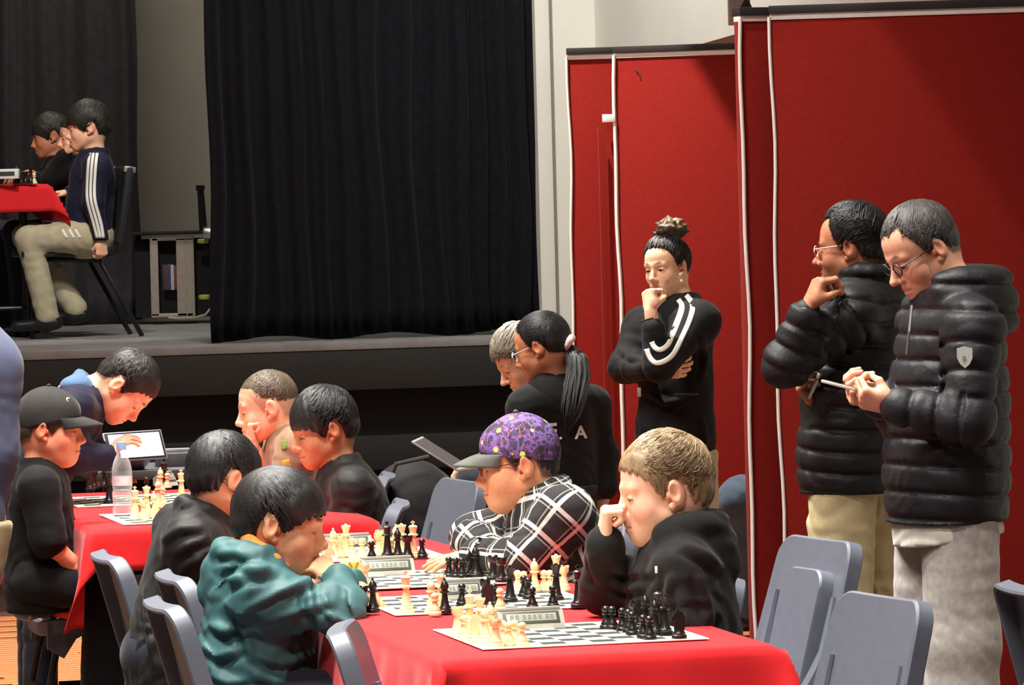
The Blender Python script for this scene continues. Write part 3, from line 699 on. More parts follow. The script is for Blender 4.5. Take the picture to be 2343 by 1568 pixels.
def chair(px, py, face, label, zt=.815, side=0, a=None):
    """backrest top centre seen at pixel px,py; face: +1 looks to the right, -1 to the left"""
    q = onZ(px, py, zt); ang = (TH - pi / 2) if face > 0 else (TH + pi / 2)
    if a is not None: ang = a
    o = chair0 if not _used[0] else copy_tree(chair0); _used[0] = True
    back = Vector((sin(ang), -cos(ang), 0)) * .295
    o.location = (q.x - back.x, q.y - back.y, 0); o.rotation_euler.z = ang
    return tag(o, label, 'chair', 'blue-grey plastic chairs')
chair(268, 1255, 1, 'blue-grey plastic chair behind the boy in the black jacket, left of the row')
chair(420, 1300, 1, 'blue-grey plastic chair with its pale top rim left of the teal jacket')
chair(398, 1362, 1, 'blue-grey plastic chair carrying the boy in the teal jacket')
chair(812, 1418, 1, 'blue-grey plastic chair tucked against the nearest red cloth, left side', a=-pi / 2 - .02)
chv = chair(1866, 1222, -1, 'blue-grey plastic chair with a raised lumbar pad in front of the khaki trousers', a=TH + pi / 2 + .17)
chair(2008, 1352, -1, 'blue-grey plastic chair in front of the grey sweatpants, right of nearest table', a=TH + pi / 2 + .17)
chair(2372, 1326, 1, 'blue-grey plastic chair cut off by the right edge, upper one')
chair(2430, 1530, -1, 'blue-grey plastic chair cut off at the bottom right corner', zt=.815)
chair(1045, 1090, -1, 'blue-grey plastic chair left of the boy in the purple cap', a=TH + pi / 2 + .12)
chair(890, 1138, -1, 'blue-grey plastic chair behind the boy in black beside the far table', a=pi / 2 - .02)
chair(862, 1076, -1, 'blue-grey plastic chair behind the boy in the tan shirt', a=pi / 2 - .02)
chair(5, 1135, 1, 'blue-grey plastic chair under the boy in the black cap')
chair(1385, 1190, -1, 'blue-grey plastic chair under the boy in plaid')
chair(1618, 1300, -1, 'blue-grey plastic chair under the blond boy in the black hoodie')
# the lumbar pad of one chair
Mb = frame(Vector((-1, 0, 0)), Vector((0, -sin(rad(15)), cos(rad(15)))), Vector((0, cos(rad(15)), sin(rad(15)))), (-.03, -.19, .56))
dish(rrect(.22, .36, .05), Mb, .05, .006, .01).build('lumbar_pad', M_chair, chv)
# ================================================================ stage chair and rack
M_vinyl = mat('black_vinyl', srgb(34, 37, 37), .4, noise=.15, nscale=20, bump=.1, bscale=200); M_ctube = mat('black_steel', srgb(40, 40, 42), .3, metal=.5, noise=.05)
DC = 24.1
e = empty('banquet_chair', P(180, 775, DC)); e.location.z = STZ; tag(e, 'black padded banquet chair under the boy in the navy tracksuit on stage', 'chair')
Rb = Matrix.Rotation(rad(-8), 3, 'Y')
sc = P(140, 576, DC + .2); MB().box(sc, (.46, .42, .05), Matrix.Rotation(TH, 3, 'Z'), .02, 3).build('seat', M_vinyl, e, keep=True)
b0 = P(262, 560, DC + .25); b1 = P(284, 380, DC + .25); ax_ = (b1 - b0); hb = ax_.length; ax_.normalize(); ya_ = Vector((-sin(TH), cos(TH), 0)); xa_ = ya_.cross(ax_).normalized(); R = frame(xa_, ya_, ax_, (0, 0, 0)).to_3x3()
bk = MB().box((b0 + b1) / 2, (.05, .42, hb), R, .022, 3).build('backrest', M_vinyl, e, keep=True)
for s_ in (-1, 1):
    oo = ya_ * s_ * .19
    MB().box(b1 + oo - ax_ * .02, (.06, .035, .03), R, .006).build('corner_cap', mat('steel_cap', srgb(190, 190, 180), .3, metal=.7), bk, keep=True)
    MB().tube([P(262, 400, DC + .25) + oo, P(252, 580, DC + .25) + oo, P(200, 592, DC + .25) + oo], .011, 8).build('back_frame', M_ctube, e, keep=True)
    z0 = STZ
    MB().tube([P(60, 592, DC + .25) + oo, P(215, 596, DC + .25) + oo, Vector((P(312, 772, DC + .25) + oo).xy.to_tuple() + (z0,))], .0125, 8).build('leg', M_ctube, e, keep=True)
    MB().tube([P(70, 592, DC + .25) + oo, Vector((P(62, 772, DC + .25) + oo).xy.to_tuple() + (z0,))], .0125, 8).build('leg', M_ctube, e, keep=True)
# rack case with bare frame, books inside
M_alu = mat('aluminium_edge', srgb(176, 164, 152), .45, metal=.3, noise=.08); M_rk = mat('rack_black', srgb(22, 22, 22), .5, noise=.1)
DR = 26.3
e = empty('equipment_rack', P(395, 725, DR)); tag(e, 'black flight case with bare metal edges standing at the back of the stage', 'equipment case')
zb = STZ
def rk(x0, y0, x1, y1, dep, m, name, dy=0, par=None):
    a = P(x0, y1, DR + dy); b = P(x1, y0, DR + dy); c = (a + b) / 2; return MB().box(c + Vector((0, dep / 2, 0)), (abs(b.x - a.x), dep, abs(b.z - a.z)), None, .003).build(name, m, par or e, keep=True)
rk(310, 545, 482, 728, .4, M_rk, 'rear_case', .12)
for x0, x1 in ((346, 360), (406, 424), (428, 442)): rk(x0, 545, x1, 724, .03, M_alu, 'edge_post')
rk(346, 540, 442, 552, .03, M_alu, 'top_edge'); rk(346, 716, 442, 727, .03, M_alu, 'bottom_edge'); rk(300, 528, 486, 540, .5, M_rk, 'lid', -.02)
for x0, y0 in ((372, 606), (378, 606), (384, 604), (391, 606), (398, 608)):
    o = rk(x0, y0, x0 + 6, 664, .15, mat('spine_%d' % x0, srgb(*{372: (70, 60, 70), 378: (90, 60, 60), 384: (60, 70, 110), 391: (190, 190, 190), 398: (120, 60, 60)}[x0]), .5, noise=.1), 'disc_case', .03)
for i, (x0, y0) in enumerate(((452, 556), (455, 684))):
    q = P(x0 + 12, y0, DR - .05); MB().lathe([(0, 0), (.03, 0), (.032, .008), (.03, .02), (0, .02)], 16, Matrix.Translation(q) @ Matrix.Rotation(.1, 4, 'X')).build('yellow_knob', mat('yellow_green', srgb(170, 174, 80), .5, noise=.1), e, keep=True)
q = P(465, 534, DR - .1); MB().lathe([(0, 0), (.03, 0), (.034, .01), (.034, .06), (.03, .07), (0, .07)], 16, Matrix.Translation(q) @ Matrix.Rotation(pi / 2, 4, 'Y')).build('steel_coupler', mat('steel', srgb(200, 200, 200), .3, metal=.8), e, keep=True)
o = MB().tube([P(465, 528, DR), P(461, 470, DR), P(458, 430, DR)], [.022, .02, .018], 10).tube([P(458, 436, DR), P(458, 424, DR)], .024, 10).build('microphone_stand', mat('mic_black', srgb(24, 24, 24), .4, noise=.1)); tag(o, 'short black upright post on top of the flight case', 'stand')
o = MB().tube([P(482, 705, DR - .1), P(470, 720, DR - .1), P(445, 727, DR - .15), P(410, 729, DR - .2), P(385, 727, DR - .2)], .006, 6).build('cable', mat('pale_cable', srgb(170, 165, 150), .6, noise=.05)); tag(o, 'pale cable lying on the stage beside the flight case', 'cable')
# chess things on the stage table
q = P(12, 402, 24.0); o = MB().box(q + Vector((0, 0, .008)), (.14, .08, .05), None, .006).build('chess_clock', mat('clock_white', srgb(220, 218, 214), .4, noise=.05)); MB().box(q + Vector((0, -.042, .01)), (.1, .004, .02), None, .001).build('display', M_ckdark, o, keep=True); tag(o, 'pale chess clock at the left edge on the stage table', 'chess clock')
ttz = P(128, 421, 24.1).z + .004
for n, (x, kd) in enumerate(((38, 'king'), (48, 'knight'), (58, 'rook'), (70, 'queen'), (78, 'pawn'))):
    o = bpy.data.objects.new('chess_' + kd, PM['black' if n < 4 else 'cream', kd]); col.objects.link(o); p_ = P(x, 415, 24.05); o.location = (p_.x, p_.y, ttz); tag(o, f'{"black" if n < 4 else "cream"} {kd} on the stage table', 'chess piece')
# dark bag on the floor behind the row
S = SDF(.014); q = P(945, 1190, 16.4); S.ell(q + Vector((0, 0, -.05)), (.19, .12, .26), .05); S.ell(q + Vector((.05, 0, -.3)), (.2, .13, .16), .05); S.disp = folds(.008, 18, 4)
V, Q = S.mesh(); e = obj_np('backpack', V, Q, fabric('bag_black', srgb(26, 25, 26), .7)); tag(e, 'black rounded backpack standing on the floor behind the row of tables', 'bag')
MB().tube([q + Vector((-.12, -.1, .05)), q + Vector((-.05, -.13, .2)), q + Vector((.06, -.1, .22))], .008, 6).build('strap', fabric('bag_strap', srgb(50, 50, 52), .7), e)
# ================================================================ people
def skin_mat():
    m = mat('skin', (.8, .5, .4), .5, noise=.06, nscale=90, bump=.06, bscale=420, attr=True, spec=.35)
    b = m.node_tree.nodes['Principled BSDF']; b.inputs['Subsurface Weight'].default_value = .12; b.inputs['Subsurface Radius'].default_value = (.012, .005, .003); b.inputs['Subsurface Scale'].default_value = .4
    return m
M_skin = skin_mat()
def hair_mat(name, rough=.4):
    return mat(name, (.02, .02, .02), rough, noise=.3, nscale=220, attr=True, spec=.45, bump=.15, bscale=300)
M_hair = hair_mat('hair', .46)
M_shoe = mat('black_leather', srgb(24, 24, 26), .35, noise=.1)
M_eye = mat('eye', (.02, .012, .01), .12)
SK = {'fair': srgb(228, 172, 142), 'pale': srgb(236, 190, 162), 'tan': srgb(206, 148, 112), 'brown': srgb(184, 122, 88), 'light': srgb(226, 176, 144), 'olive': srgb(216, 168, 136), 'dark': srgb(150, 98, 70)}
def nrm(v): v = np.asarray(v, float); return v / np.linalg.norm(v)
def smooth01(x, a, b): t = np.clip((x - a) / (b - a), 0, 1); return t * t * (3 - 2 * t)
def segd(V, A, B):
    A = np.array(A, float); B = np.array(B, float); ba = B - A; t = np.clip((V - A) @ ba / (ba @ ba), 0, 1); return np.linalg.norm(V - A - t[:, None] * ba, axis=1)
def zline(pts, ph):
    return np.interp(np.abs(ph), [p[0] for p in pts], [p[1] for p in pts])
CUTS = {
    'bowl': [(0, .040), (25, .036), (45, .026), (62, .002), (75, -.02), (84, -.01), (91, .026), (112, .028), (120, .0), (130, -.045), (180, -.072)],
    'fringe': [(0, .026), (30, .022), (48, .018), (62, -.004), (75, -.028), (84, -.01), (91, .026), (112, .028), (120, .0), (130, -.045), (180, -.072)],
    'short': [(0, .064), (25, .060), (45, .05), (58, .035), (70, .0), (78, -.02), (84, -.01), (91, .026), (112, .028), (120, .0), (130, -.04), (180, -.066)],
    'crew': [(0, .058), (25, .055), (45, .05), (60, .042), (75, .028), (90, .03), (110, .024), (130, .0), (180, -.03)],
    'reced': [(0, .078), (18, .080), (38, .094), (50, .07), (62, .035), (72, .0), (80, -.015), (90, .002), (98, .018), (112, .0), (125, -.045), (180, -.07)],
    'back': [(0, .084), (25, .082), (50, .066), (65, .03), (75, .0), (85, .002), (95, .022), (112, .002), (125, -.04), (180, -.06)],
}
def head_frame(a, p, r):
    """columns: right, forward, up. a heading in the floor plane, p nod down, r tilt"""
    a, p, r = rad(a), rad(p), rad(r)
    f0 = np.array([cos(a), sin(a), 0]); rt = np.array([sin(a), -cos(a), 0]); up = np.array([0, 0, 1.])
    f = f0 * cos(p) - up * sin(p); u = f0 * sin(p) + up * cos(p)
    rt2 = rt * cos(r) + u * sin(r); u2 = -rt * sin(r) + u * cos(r)
    return np.stack([rt2, f, u2], 1)
def build_head(cfg, C, R, neckb, h, chest=None):
    """returns V (world), Q, colours"""
    s = cfg.get('s', .95); kid = cfg.get('kid', True); fat = cfg.get('fat', 0); S = SDF(h / s)
    jx = .92 if kid else 1.0; cz = .006 if kid else -.004
    S.ell((0, -.014, .032), (.074, .093, .083), .03)
    S.ell((0, .034, .036), (.062, .054, .06), .03)
    S.ell((0, .034, -.036), (.056 + fat * .6, .054, .068), .03)
    S.ell((0, -.045, -.02), (.058, .05, .055), .04)
    for q in (-1, 1):
        S.ell((q * (.034 + fat * .5), .05, -.034), (.029 + fat, .03 + fat * .6, .032 + fat), .022)
        S.cap((q * .05 * jx, .0, -.052), (q * .016, .062, -.096 + cz), .021 + fat * .6, .018, .028)
        S.cap((q * .012, .087, .019), (q * .044, .072, .019), .008, .008, .016)
        S.ell((q * .033, .098, -.001), (.017, .016, .011), .014, True)
        S.ell((q * .031, .0725, -.003), (.0165, .0150, .0130), .006)
        gz = cfg.get('gaze', -.0055)
        S.ell((q * .031, .0885, gz - .001), (.0125, .007, .0026 if gz < -.004 else .0042), .002, True)
        eR = np.array(head_frame(90 - q * 22, 0, 0)); eR = np.array(Matrix.Rotation(q * rad(-24), 3, 'Z') @ Matrix.Rotation(rad(-12), 3, 'X'))
        S.ell((q * .080, -.016, -.003), (.0082, .0198, .0305), .006, False, eR)
        S.ell((q * .091, -.010, -.001), (.0085, .0105, .018), .005, True, eR)
        S.ell((q * .0765, -.003, -.031), (.0075, .009, .009), .006)
        S.ell((q * .0765, .004, -.006), (.005, .005, .009), .005)
        S.ell((q * .011, .096, -.040), (.0085, .009, .0075), .006)
    ns = cfg.get('nose', 0 if kid else .006)
    S.cap((0, .086, .006), (0, .106 + ns, -.033), .0075, .0105, .014)
    S.ell((0, .1085 + ns, -.0345), (.0105, .0095, .009), .006)
    S.ell((0, .066, -.070 + cz * .5), (.031, .030, .026), .022)
    lz = -.067 + cz * .4
    for q in (-1, 1):
        S.cap((0, .0945, lz + .003), (q * .021, .083, lz), .0055, .003, .006)
        S.cap((0, .093, lz - .008), (q * .018, .083, lz - .004), .0062, .003, .006)
        S.cap((0, .1005, lz - .0025), (q * .022, .089, lz - .002), .0022, .0022, .004, True)
    S.ell((0, .066, -.099 + cz), (.021, .019, .017), .022)
    if fat: S.ell((0, .03, -.095), (.045, .045, .028), .03)
    # neck runs to the collar in head space
    nb = (R.T @ (np.array(neckb) - C)) / s; nr = cfg.get('neck', .046 if kid else .056)
    S.cap((0, -.03, -.045), nb, nr * 1.02, nr, .03); dn = nrm(nb - np.array([0, -.03, -.045])); S.cap(nb, nb + dn * .06, nr, nr * 1.25, .03)
    V, Q = S.mesh()
    # colours
    sk = np.clip(np.array(cfg['skin']) * 1.1 + .015, 0, .9); Cc = np.tile(sk, (len(V), 1))
    def mix(mask, c): Cc[:] = Cc * (1 - mask[:, None]) + np.array(c) * mask[:, None]
    red = sk * np.array([1.02, .74, .70]); bl = cfg.get('blush', .5)
    x = np.abs(V[:, 0])
    g = lambda c, r: np.exp(-(((x - c[0]) ** 2 + (V[:, 1] - c[1]) ** 2 + (V[:, 2] - c[2]) ** 2) / r ** 2))
    mix(bl * g((.045, .06, -.035), .03), red); mix(.5 * g((0, .108, -.034), .016), red); mix(.55 * g((.084, -.012, -.004), .03), red)
    lipd = np.minimum(segd(np.c_[x, V[:, 1:]], (0, .0945, lz + .003), (.021, .083, lz)), segd(np.c_[x, V[:, 1:]], (0, .093, lz - .008), (.018, .083, lz - .004)))
    mix(.8 * (1 - smooth01(lipd, .004, .0085)) * (V[:, 1] > .07), sk * np.array([.86, .52, .50]))
    slit = segd(np.c_[x, V[:, 1:]], (0, .096, lz - .0025), (.02, .085, lz - .002)); mix(.55 * (1 - smooth01(slit, .001, .004)), sk * .25)
    hc = np.array(cfg.get('brow', cfg['hair']))
    bd = segd(np.c_[x, V[:, 1:]], (.012, .092, .0225), (.03, .087, .0275)); bd = np.minimum(bd, segd(np.c_[x, V[:, 1:]], (.03, .087, .0275), (.047, .071, .0225)))
    mix(cfg.get('browa', .8) * (1 - smooth01(bd, .003, .0075)) * (V[:, 1] > .05), hc)
    lid = segd(np.c_[x, V[:, 1:]], (.019, .084, gz), (.031, .0885, gz + .002)); lid = np.minimum(lid, segd(np.c_[x, V[:, 1:]], (.031, .0885, gz + .002), (.044, .079, gz)))
    mix(.85 * (1 - smooth01(lid, .0018, .0042)), np.array([.02, .013, .01]))
    if cfg.get('beard'):
        bm_ = smooth01(-V[:, 2], .03, .055) * smooth01(V[:, 1], -.01, .02) * (1 - smooth01(V[:, 2] * 0 - V[:, 2], .13, .16)); bm_ *= smooth01(lipd, .006, .012); mix(cfg['beard'] * bm_, hc)
    # cropped hair on the scalp
    ph = np.degrees(np.arctan2(V[:, 0], V[:, 1])); zl = zline(CUTS[cfg.get('scalp', cfg.get('cut', 'short'))], ph)
    ear = g((.083, -.012, -.004), .022) > .5
    mix((smooth01(V[:, 2] - zl, -.004, .010) * cfg.get('scalpa', .8)) * (~ear), hc)
    return (V * s) @ R.T + C, Q, Cc
def build_hair(cfg, C, R, parent, h):
    s = cfg.get('s', .95); cut = CUTS[cfg['cut']]; tt, ts = cfg.get('th', (.02, .012)); seed = cfg.get('seed', 1); hc = np.array(cfg['hair'])
    S = SDF(h / s); zc = .5 * (tt + ts)
    S.ell((0, -.014, .032), (.074 + ts, .093 + ts, .083 + tt), .02); S.ell((0, .030, .036), (.060 + ts, .054 + ts * .9, .058 + tt), .02); S.ell((0, -.045, -.025), (.058 + ts, .05 + ts, .055), .03)
    st_ = cfg.get('spiky', .5)
    def disp(x, y, z):
        ph = np.degrees(np.arctan2(x, y)); zl = zline(cut, ph) + .004 * wob(x, y, z, 160, seed)
        return .0022 * wob(x * 3, y * 3, z, 55, seed) + .003 * st_ * np.abs(wob(x, y, z, 70, seed + 2))
    S.disp = disp
    f, lo = S.grid(); n = f.shape; hh = S.h
    X = (lo[0] + hh * np.arange(n[0]))[:, None, None]; Y = (lo[1] + hh * np.arange(n[1]))[None, :, None]; Z = (lo[2] + hh * np.arange(n[2]))[None, None, :]
    ph = np.degrees(np.arctan2(X + 0 * Y, Y + 0 * X)); zl = zline(cut, ph)
    zl = zl + .0035 * np.sin(ph * .5 + seed) + .003 * np.sin(ph * 1.37 + seed * 2)
    tp_ = (1 - smooth01(Z - zl, 0, .05)) * (1 if cfg['cut'] in ('back', 'reced', 'crew') else smooth01(np.abs(ph), 50, 85)); f = f + np.where(f < .05, ts * .8 * tp_, 0)
    cutf = (zl - Z); f = np.maximum(f, cutf * .9)
    V, Q = nets(f.astype(np.float32), lo, hh)
    br = 1 + .35 * wob(V[:, 0] * 2, V[:, 1] * 2, V[:, 2], 60, seed + 1); Cc = hc * np.clip(br, .4, 1.7)[:, None]
    Ws = [V]; Qs = [Q]; Cs = [Cc]
    # locks combed away from the crown
    r_ = np.random.default_rng(seed + 40); N = int(cfg.get('locks', 420) * 2.4); A = np.array([.074 + ts, .093 + ts, .083 + tt]) * .985; c0 = np.array([0, -.012, .032])
    crown = nrm(np.array(cfg.get('crown', (.15, -.55, .85)))); VV = []; QQ = []; CC = []; base = len(V)
    L0 = cfg.get('lock', .045); seg = 4; lift = cfg.get('lift', .004)
    cnt = 0; tries = 0
    while cnt < N and tries < N * 6:
        tries += 1; d = nrm(r_.normal(size=3)); 
        if d[2] < -.7: continue
        p = c0 + d / np.sqrt(((d / A) ** 2).sum()); ph0 = math.degrees(math.atan2(p[0], p[1]))
        if p[2] < zline(cut, ph0) + .006: continue
        t = d - crown * (d @ crown)
        if np.linalg.norm(t) < 1e-3: continue
        t = nrm(t) + .12 * r_.normal(size=3) + np.array(cfg.get('comb', (0, 0, 0)))
        L = L0 * r_.uniform(.6, 1.2); wd = r_.uniform(.0018, .0042) * cfg.get('lockw', 1); pts = []; dd = d.copy(); lf = lift * r_.uniform(.2, 1.2)
        for i in range(seg + 1):
            u = i / seg; pp = c0 + dd * (1 / np.sqrt(((dd / A) ** 2).sum()) + .0015 + lf * u * (1 - .35 * u)); pts.append(pp)
            tg = t - dd * (t @ dd); dd = nrm(dd + nrm(tg) * (L / seg) / .09)
        phE = math.degrees(math.atan2(pts[-1][0], pts[-1][1]))
        if pts[-1][2] < zline(cut, phE) - cfg.get('over', .003): continue
        sh = r_.uniform(.7, 1.35) * (1.6 if r_.random() < cfg.get('grey', 0) else 1)
        b0 = base + len(VV)
        for i, pp in enumerate(pts):
            nn = nrm(pp - c0); tg = nrm(pts[min(i + 1, seg)] - pts[max(i - 1, 0)]); bn = np.cross(tg, nn); w_ = wd * (1 - .85 * (i / seg) ** 1.5) * (.6 if i == 0 else 1)
            VV += [pp - bn * w_ - nn * .002, pp + nn * w_ * .55, pp + bn * w_ - nn * .002]; CC += [hc * sh * (.8 if i == 0 else 1)] * 3
        for i in range(seg):
            for k in range(2):
                a = b0 + i * 3 + k; QQ.append((a, a + 3, a + 4, a + 1))
        cnt += 1
    if VV: Ws.append(np.array(VV)); Qs.append(np.array(QQ)); Cs.append(np.array(CC))
    if cfg.get('greyc') is not None:
        pass
    W = (np.concatenate(Ws) * s) @ R.T + C
    return obj_np('hair', W, np.concatenate(Qs), M_hair, parent, np.clip(np.concatenate(Cs), 0, 1))
def hand(S, wr, d, n, side, pose='relax', s=1.0):
    """adds a five-fingered hand to S. d along the fingers, n out of the palm"""
    d = nrm(d); n = np.asarray(n, float); n = nrm(n - d * (n @ d)); t = np.cross(d, n) * (1 if side == 'R' else -1); wr = np.asarray(wr, float)
    at = lambda a, b, c=0: wr + s * (d * a + t * b + n * c)
    S.cap(at(-.01, 0), at(.03, .002), .024 * s, .024 * s, .02 * s, flat=n, f=.62)
    for b in (-.028, -.009, .011, .029): S.cap(at(.022, b * .75), at(.083 - abs(b) * .25, b), .0135 * s, .0115 * s, .013 * s)
    S.ell(at(.035, .024, .008), np.array([.018, .018, .018]) * s, .015 * s)
    pz = {'relax': (25, 30, 20, 35), 'fist': (82, 95, 55, 50), 'grip': (60, 60, 35, 30), 'flat': (8, 10, 8, 20), 'point': (30, 50, 30, 30)}[pose]
    for i, (b, L) in enumerate(((-.029, .8), (-.010, .98), (.0105, 1.05), (.030, .95))):
        p = at(.084 - abs(b) * .3, b); ang = 0; r0 = .0092 * s
        a1 = pz[0] + (8 - 5 * i if pose != 'fist' else 0)
        if pose == 'point' and i == 3: a = (12, 10, 8)
        else: a = (a1, pz[1], pz[2])
        dirs = d
        for j, ln in enumerate((.042, .026, .021)):
            ang += rad(a[j]); dirs = d * cos(ang) + n * sin(ang) + t * (.05 * (i - 1.5)) * (1 if pose in ('flat', 'relax') else .2)
            q = p + dirs * ln * L * s; S.cap(p, q, r0, r0 * .9, .004 * s); p = q; r0 *= .9
    # thumb leaves the side of the palm near its base
    th = {'relax': (.75, .55, .25), 'fist': (.55, .25, .75), 'grip': (.65, .35, .6), 'flat': (.7, .7, .1), 'point': (.7, .3, .6)}[pose]
    p = at(.022, .028, .006); v = nrm(d * th[0] + t * th[1] + n * th[2]); q = p + v * .042 * s; S.cap(p, q, .0125 * s, .0105 * s, .012 * s)
    v2 = nrm(d * th[0] + n * th[2] * 1.1 + t * (th[1] - .75)); S.cap(q, q + v2 * .028 * s, .0105 * s, .0085 * s, .005 * s)
def fuse(parts):
    Vs, Qs, Cs = [], [], []; b = 0
    for V, Q, c in parts: Vs.append(V); Qs.append(Q + b); Cs.append(np.broadcast_to(c, (len(V), 3))); b += len(V)
    return np.concatenate(Vs), np.concatenate(Qs), np.concatenate(Cs)
def bvh_of(o):
    me = o.data; co = np.empty(len(me.vertices) * 3, np.float32); me.vertices.foreach_get('co', co); M = np.array(parent_world(o) if not o.parent else Matrix())
    V = co.reshape(-1, 3); return BVHTree.FromPolygons([tuple(v) for v in V], [tuple(p.vertices) for p in me.polygons])
def ribbon(name, base, pts, view, width, m, parent, off=.0014, n=26):
    """tape laid on a garment: pts world, projected along view; width in metres"""
    bv = bvh_of(base); pts = [Vector(p) for p in pts]; view = Vector(view).normalized(); dense = []
    for i in range(n + 1):
        u = i / n * (len(pts) - 1); k = min(int(u), len(pts) - 2); f = u - k
        p0 = pts[max(k - 1, 0)]; p1 = pts[k]; p2 = pts[k + 1]; p3 = pts[min(k + 2, len(pts) - 1)]
        dense.append(.5 * ((2 * p1) + (p2 - p0) * f + (2 * p0 - 5 * p1 + 4 * p2 - p3) * f * f + (3 * p1 - p0 - 3 * p2 + p3) * f ** 3))
    V = []; 
    for i, p in enumerate(dense):
        t = dense[min(i + 1, n)] - dense[max(i - 1, 0)]; b = t.cross(view).normalized()
        for k in (-1, -.33, .33, 1):
            q = p + b * width / 2 * k; hit = bv.ray_cast(q - view * .6, view)
            hp = hit[0] if hit[0] is not None else None
            if hp is None: hp = bv.find_nearest(q)[0]
            V.append(hp - view * off)
    V = np.array([tuple(v) for v in V]); V2 = V.reshape(n + 1, 4, 3).copy()
    for _ in range(2): V2[1:-1] = .5 * V2[1:-1] + .25 * (V2[:-2] + V2[2:])
    V = V2.reshape(-1, 3); Q = [(i * 4 + k, i * 4 + k + 1, i * 4 + k + 5, i * 4 + k + 4) for i in range(n) for k in range(3)]
    o = obj_np(name, V, Q, m, parent); md = o.modifiers.new('thickness', 'SOLIDIFY'); md.thickness = .0012; md.offset = 0; return o
def letters(name, text, base, at, xdir, view, size, m, parent):
    cu = bpy.data.curves.new(name, 'FONT'); cu.body = text; cu.size = size; cu.extrude = 0; cu.align_x = 'CENTER'; cu.offset = size * .03
    t = bpy.data.objects.new(name, cu); col.objects.link(t); dg = bpy.context.evaluated_depsgraph_get(); me = bpy.data.meshes.new_from_object(t.evaluated_get(dg)); bpy.data.objects.remove(t); bpy.data.curves.remove(cu)
    bm = bmesh.new(); bm.from_mesh(me); bmesh.ops.triangulate(bm, faces=bm.faces[:])
    for _ in range(2): bmesh.ops.subdivide_edges(bm, edges=[e for e in bm.edges if e.calc_length() > size * .15], cuts=1)
    xd = Vector(xdir).normalized(); vw = Vector(view).normalized(); yd = xd.cross(vw); yd = -yd if yd.z < 0 else yd; bv = bvh_of(base) if base else None
    for v in bm.verts:
        q = Vector(at) + xd * v.co.x + yd * v.co.y
        if bv:
            hit = bv.ray_cast(q - vw * .5, vw); q = (hit[0] if hit[0] is not None else q) - vw * .003
        v.co = q
    bm.to_mesh(me); bm.free(); me.materials.clear(); me.materials.append(m); o = bpy.data.objects.new(name, me); col.objects.link(o); child(o, parent); return o
def glasses(cfg, C, R, parent, m, s, lens=None, ear=True):
    W = lambda p: Vector(tuple(R @ (np.array(p) * s) + C)); e = MB()
    for q in (-1, 1):
        L = [(q * .033 + .021 * cos(t) * (1 - .12 * abs(sin(2 * t))), .101 - .10 * (abs(q * .033 + .021 * cos(t)) - .02) ** 1.3, -.003 + .0165 * sin(t)) for t in np.linspace(0, 2 * pi, 21)]
        e.tube([W(p) for p in L], .0013 * s * cfg.get('gl_w', 1), 6, False)
        e.tube([W((q * .054, .096, .004)), W((q * .072, .05, .006)), W((q * .079, .0, .008)), W((q * .079, -.016, -.002))], .0013 * s * cfg.get('gl_w', 1), 6)
    e.tube([W((-.012, .104, .0)), W((0, .107, .003)), W((.012, .104, .0))], .0013 * s, 6)
    o = e.build('glasses', m, parent, keep=True); return o
def fold_lines(V, Q, lines, D, amp=.011, w=.011):
    """long drag folds sewn into the cloth on the camera-facing side of the garment, each a ridge with a valley under it"""
    e1 = V[Q[:, 1]] - V[Q[:, 0]]; e2 = V[Q[:, 2]] - V[Q[:, 0]]; fn = np.cross(e1, e2); N = np.zeros_like(V)
    for k in range(4): np.add.at(N, Q[:, k], fn)
    N /= np.linalg.norm(N, axis=1)[:, None] + 1e-9
    vis = smooth01(-N[:, 1], -.1, .35); pr = V[:, [0, 2]]; out = np.zeros(len(V))
    for ln in lines:
        sgn = ln[0] if not isinstance(ln[0], tuple) else 1.; pts = [np.array(P(x, y, D))[[0, 2]] for x, y in (ln[1:] if not isinstance(ln[0], tuple) else ln)]
        best = np.full(len(V), 1e9); side = np.zeros(len(V)); tt = np.zeros(len(V)); n = len(pts) - 1
        for i in range(n):
            a, b = pts[i], pts[i + 1]; ba = b - a; t = np.clip((pr - a) @ ba / (ba @ ba), 0, 1); q = pr - a - t[:, None] * ba; d = np.hypot(q[:, 0], q[:, 1])
            m = d < best; best[m] = d[m]; side[m] = np.sign(ba[0] * q[m, 1] - ba[1] * q[m, 0]); tt[m] = (i + t[m]) / n
        fade = np.sin(pi * np.clip(tt, 0, 1)) ** .5; sd = best * side
        out += fade * amp * sgn * (np.exp(-(sd / w) ** 2) - .75 * np.exp(-((sd + 1.7 * w) / (w * .8)) ** 2))
    return V + N * (out * vis)[:, None]
